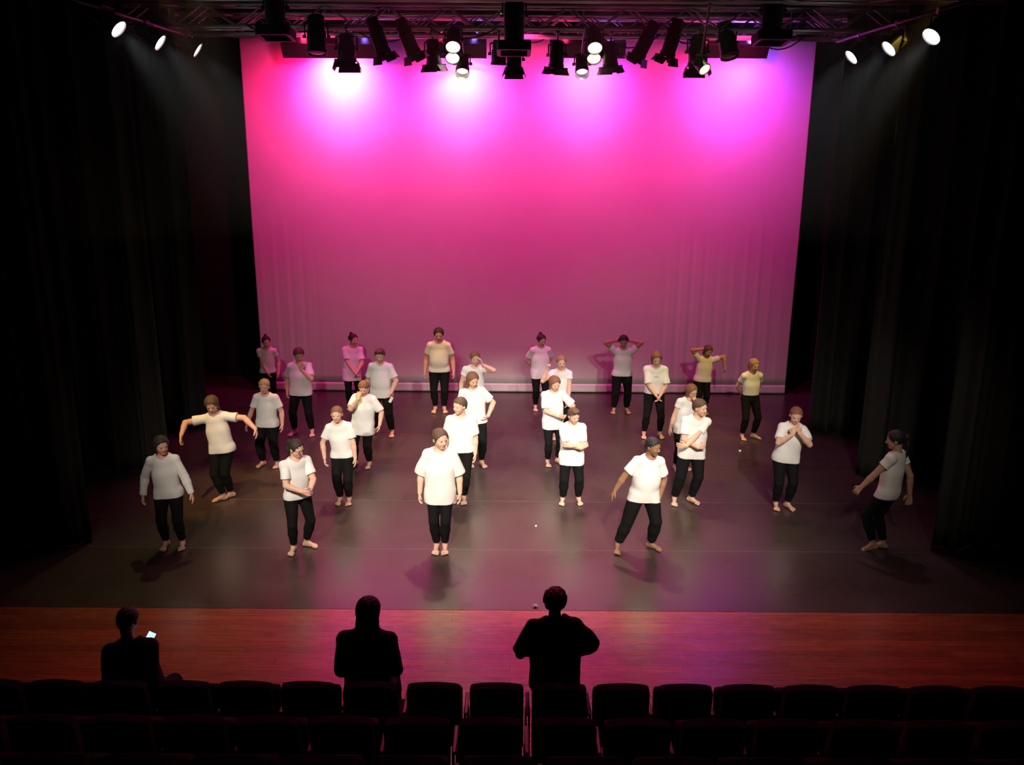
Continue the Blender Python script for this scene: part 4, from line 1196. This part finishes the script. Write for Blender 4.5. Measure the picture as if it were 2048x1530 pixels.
for ri, (d, z, xc, k0, k1, mat, rn) in enumerate(rows):
    SEATM = mat
    up_, dn = make_seat(False), None
    used = False
    for k in range(k0, k1 + 1):
        x = xc + SP * k
        want_down = ri == 0 and (abs(x - pA.x) < SP / 2 or abs(x - pB.x) < SP / 2)
        if want_down: o = make_seat(True)
        elif not used: o = up_; used = True
        else: o = copy_tree(up_)
        o.location = (x, d - 0.075, z + 0.001)
        n = k - k0 + 1
        if ri == 0:
            if want_down:
                lab = 'dark folded-down seat under the person with ' + ('the lit phone' if abs(x - pA.x) < SP / 2 else 'arms close to the body')
            else:
                who = [('seated phone user', pA.x), ('phoneless sitter', pB.x), ('standing person', pC.x)]
                nm, wx = min(who, key=lambda q: abs(q[1] - x))
                c = round((x - wx) / SP)
                side = 'towards the violet end' if c > 0 else 'towards the red end'
                ords = ['directly behind', 'first', 'second', 'third', 'fourth', 'fifth', 'sixth', 'seventh', 'eighth', 'ninth']
                lab = 'dark seat back directly behind the %s' % nm if c == 0 else 'dark front-row seat back, %s from the %s %s' % (ords[abs(c)], nm, side)
        else:
            ords = ['first', 'second', 'third', 'fourth', 'fifth', 'sixth', 'seventh', 'eighth', 'ninth', 'tenth', 'eleventh', 'twelfth', 'thirteenth', 'fourteenth', 'fifteenth', 'sixteenth']
            lab = 'dark plum seat back in the %s row, %s from the left-hand end' % (rn, ords[n - 1])
        tag(o, lab, 'theatre seat', 'seats of the %s row' % rn)
# scraps lying on the stage
for (px, py, s, lab) in ((1070, 1213, 0.035, 'crumpled white scrap at the front edge of the black dance floor'), (1072, 1052, 0.016, 'tiny white scrap on the dance floor behind the lunging person'),
                         (1480, 902, 0.022, 'small pale scrap on the floor between the rows near the violet end')):
    g = at_z(px, py, 0.004)
    bm = bmesh.new(); bmesh.ops.create_icosphere(bm, subdivisions=2, radius=s)
    rr = random.Random(int(px))
    for v in bm.verts: v.co = Vector((v.co.x * rr.uniform(0.5, 1.3), v.co.y * rr.uniform(0.5, 1.2), abs(v.co.z) * rr.uniform(0.3, 1.2)))
    o = bmo('paper_scrap', bm, M['paper']); o.location = (g.x, g.y, 0.003)
    tag(o, lab, 'paper scrap', 'scraps on the stage')


# ------------------------------------------------------------------ thin haze in the air over the stage
vm = bpy.data.materials.new('stage_haze'); vm.use_nodes = True
vn = vm.node_tree.nodes; vn.clear()
vo = vn.new('ShaderNodeOutputMaterial'); vs = vn.new('ShaderNodeVolumeScatter')
vs.inputs['Density'].default_value = 0.006; vs.inputs['Anisotropy'].default_value = 0.35
vm.node_tree.links.new(vs.outputs[0], vo.inputs['Volume'])
bm = bmesh.new(); add_box(bm, (0.1, 13.0, 5.3), (13.6, 6.6, 3.4))
hz = bmo('haze', bm, vm); tag(hz, 'thin theatrical haze in the beams of the overhead lamps', 'haze', kind='stuff')
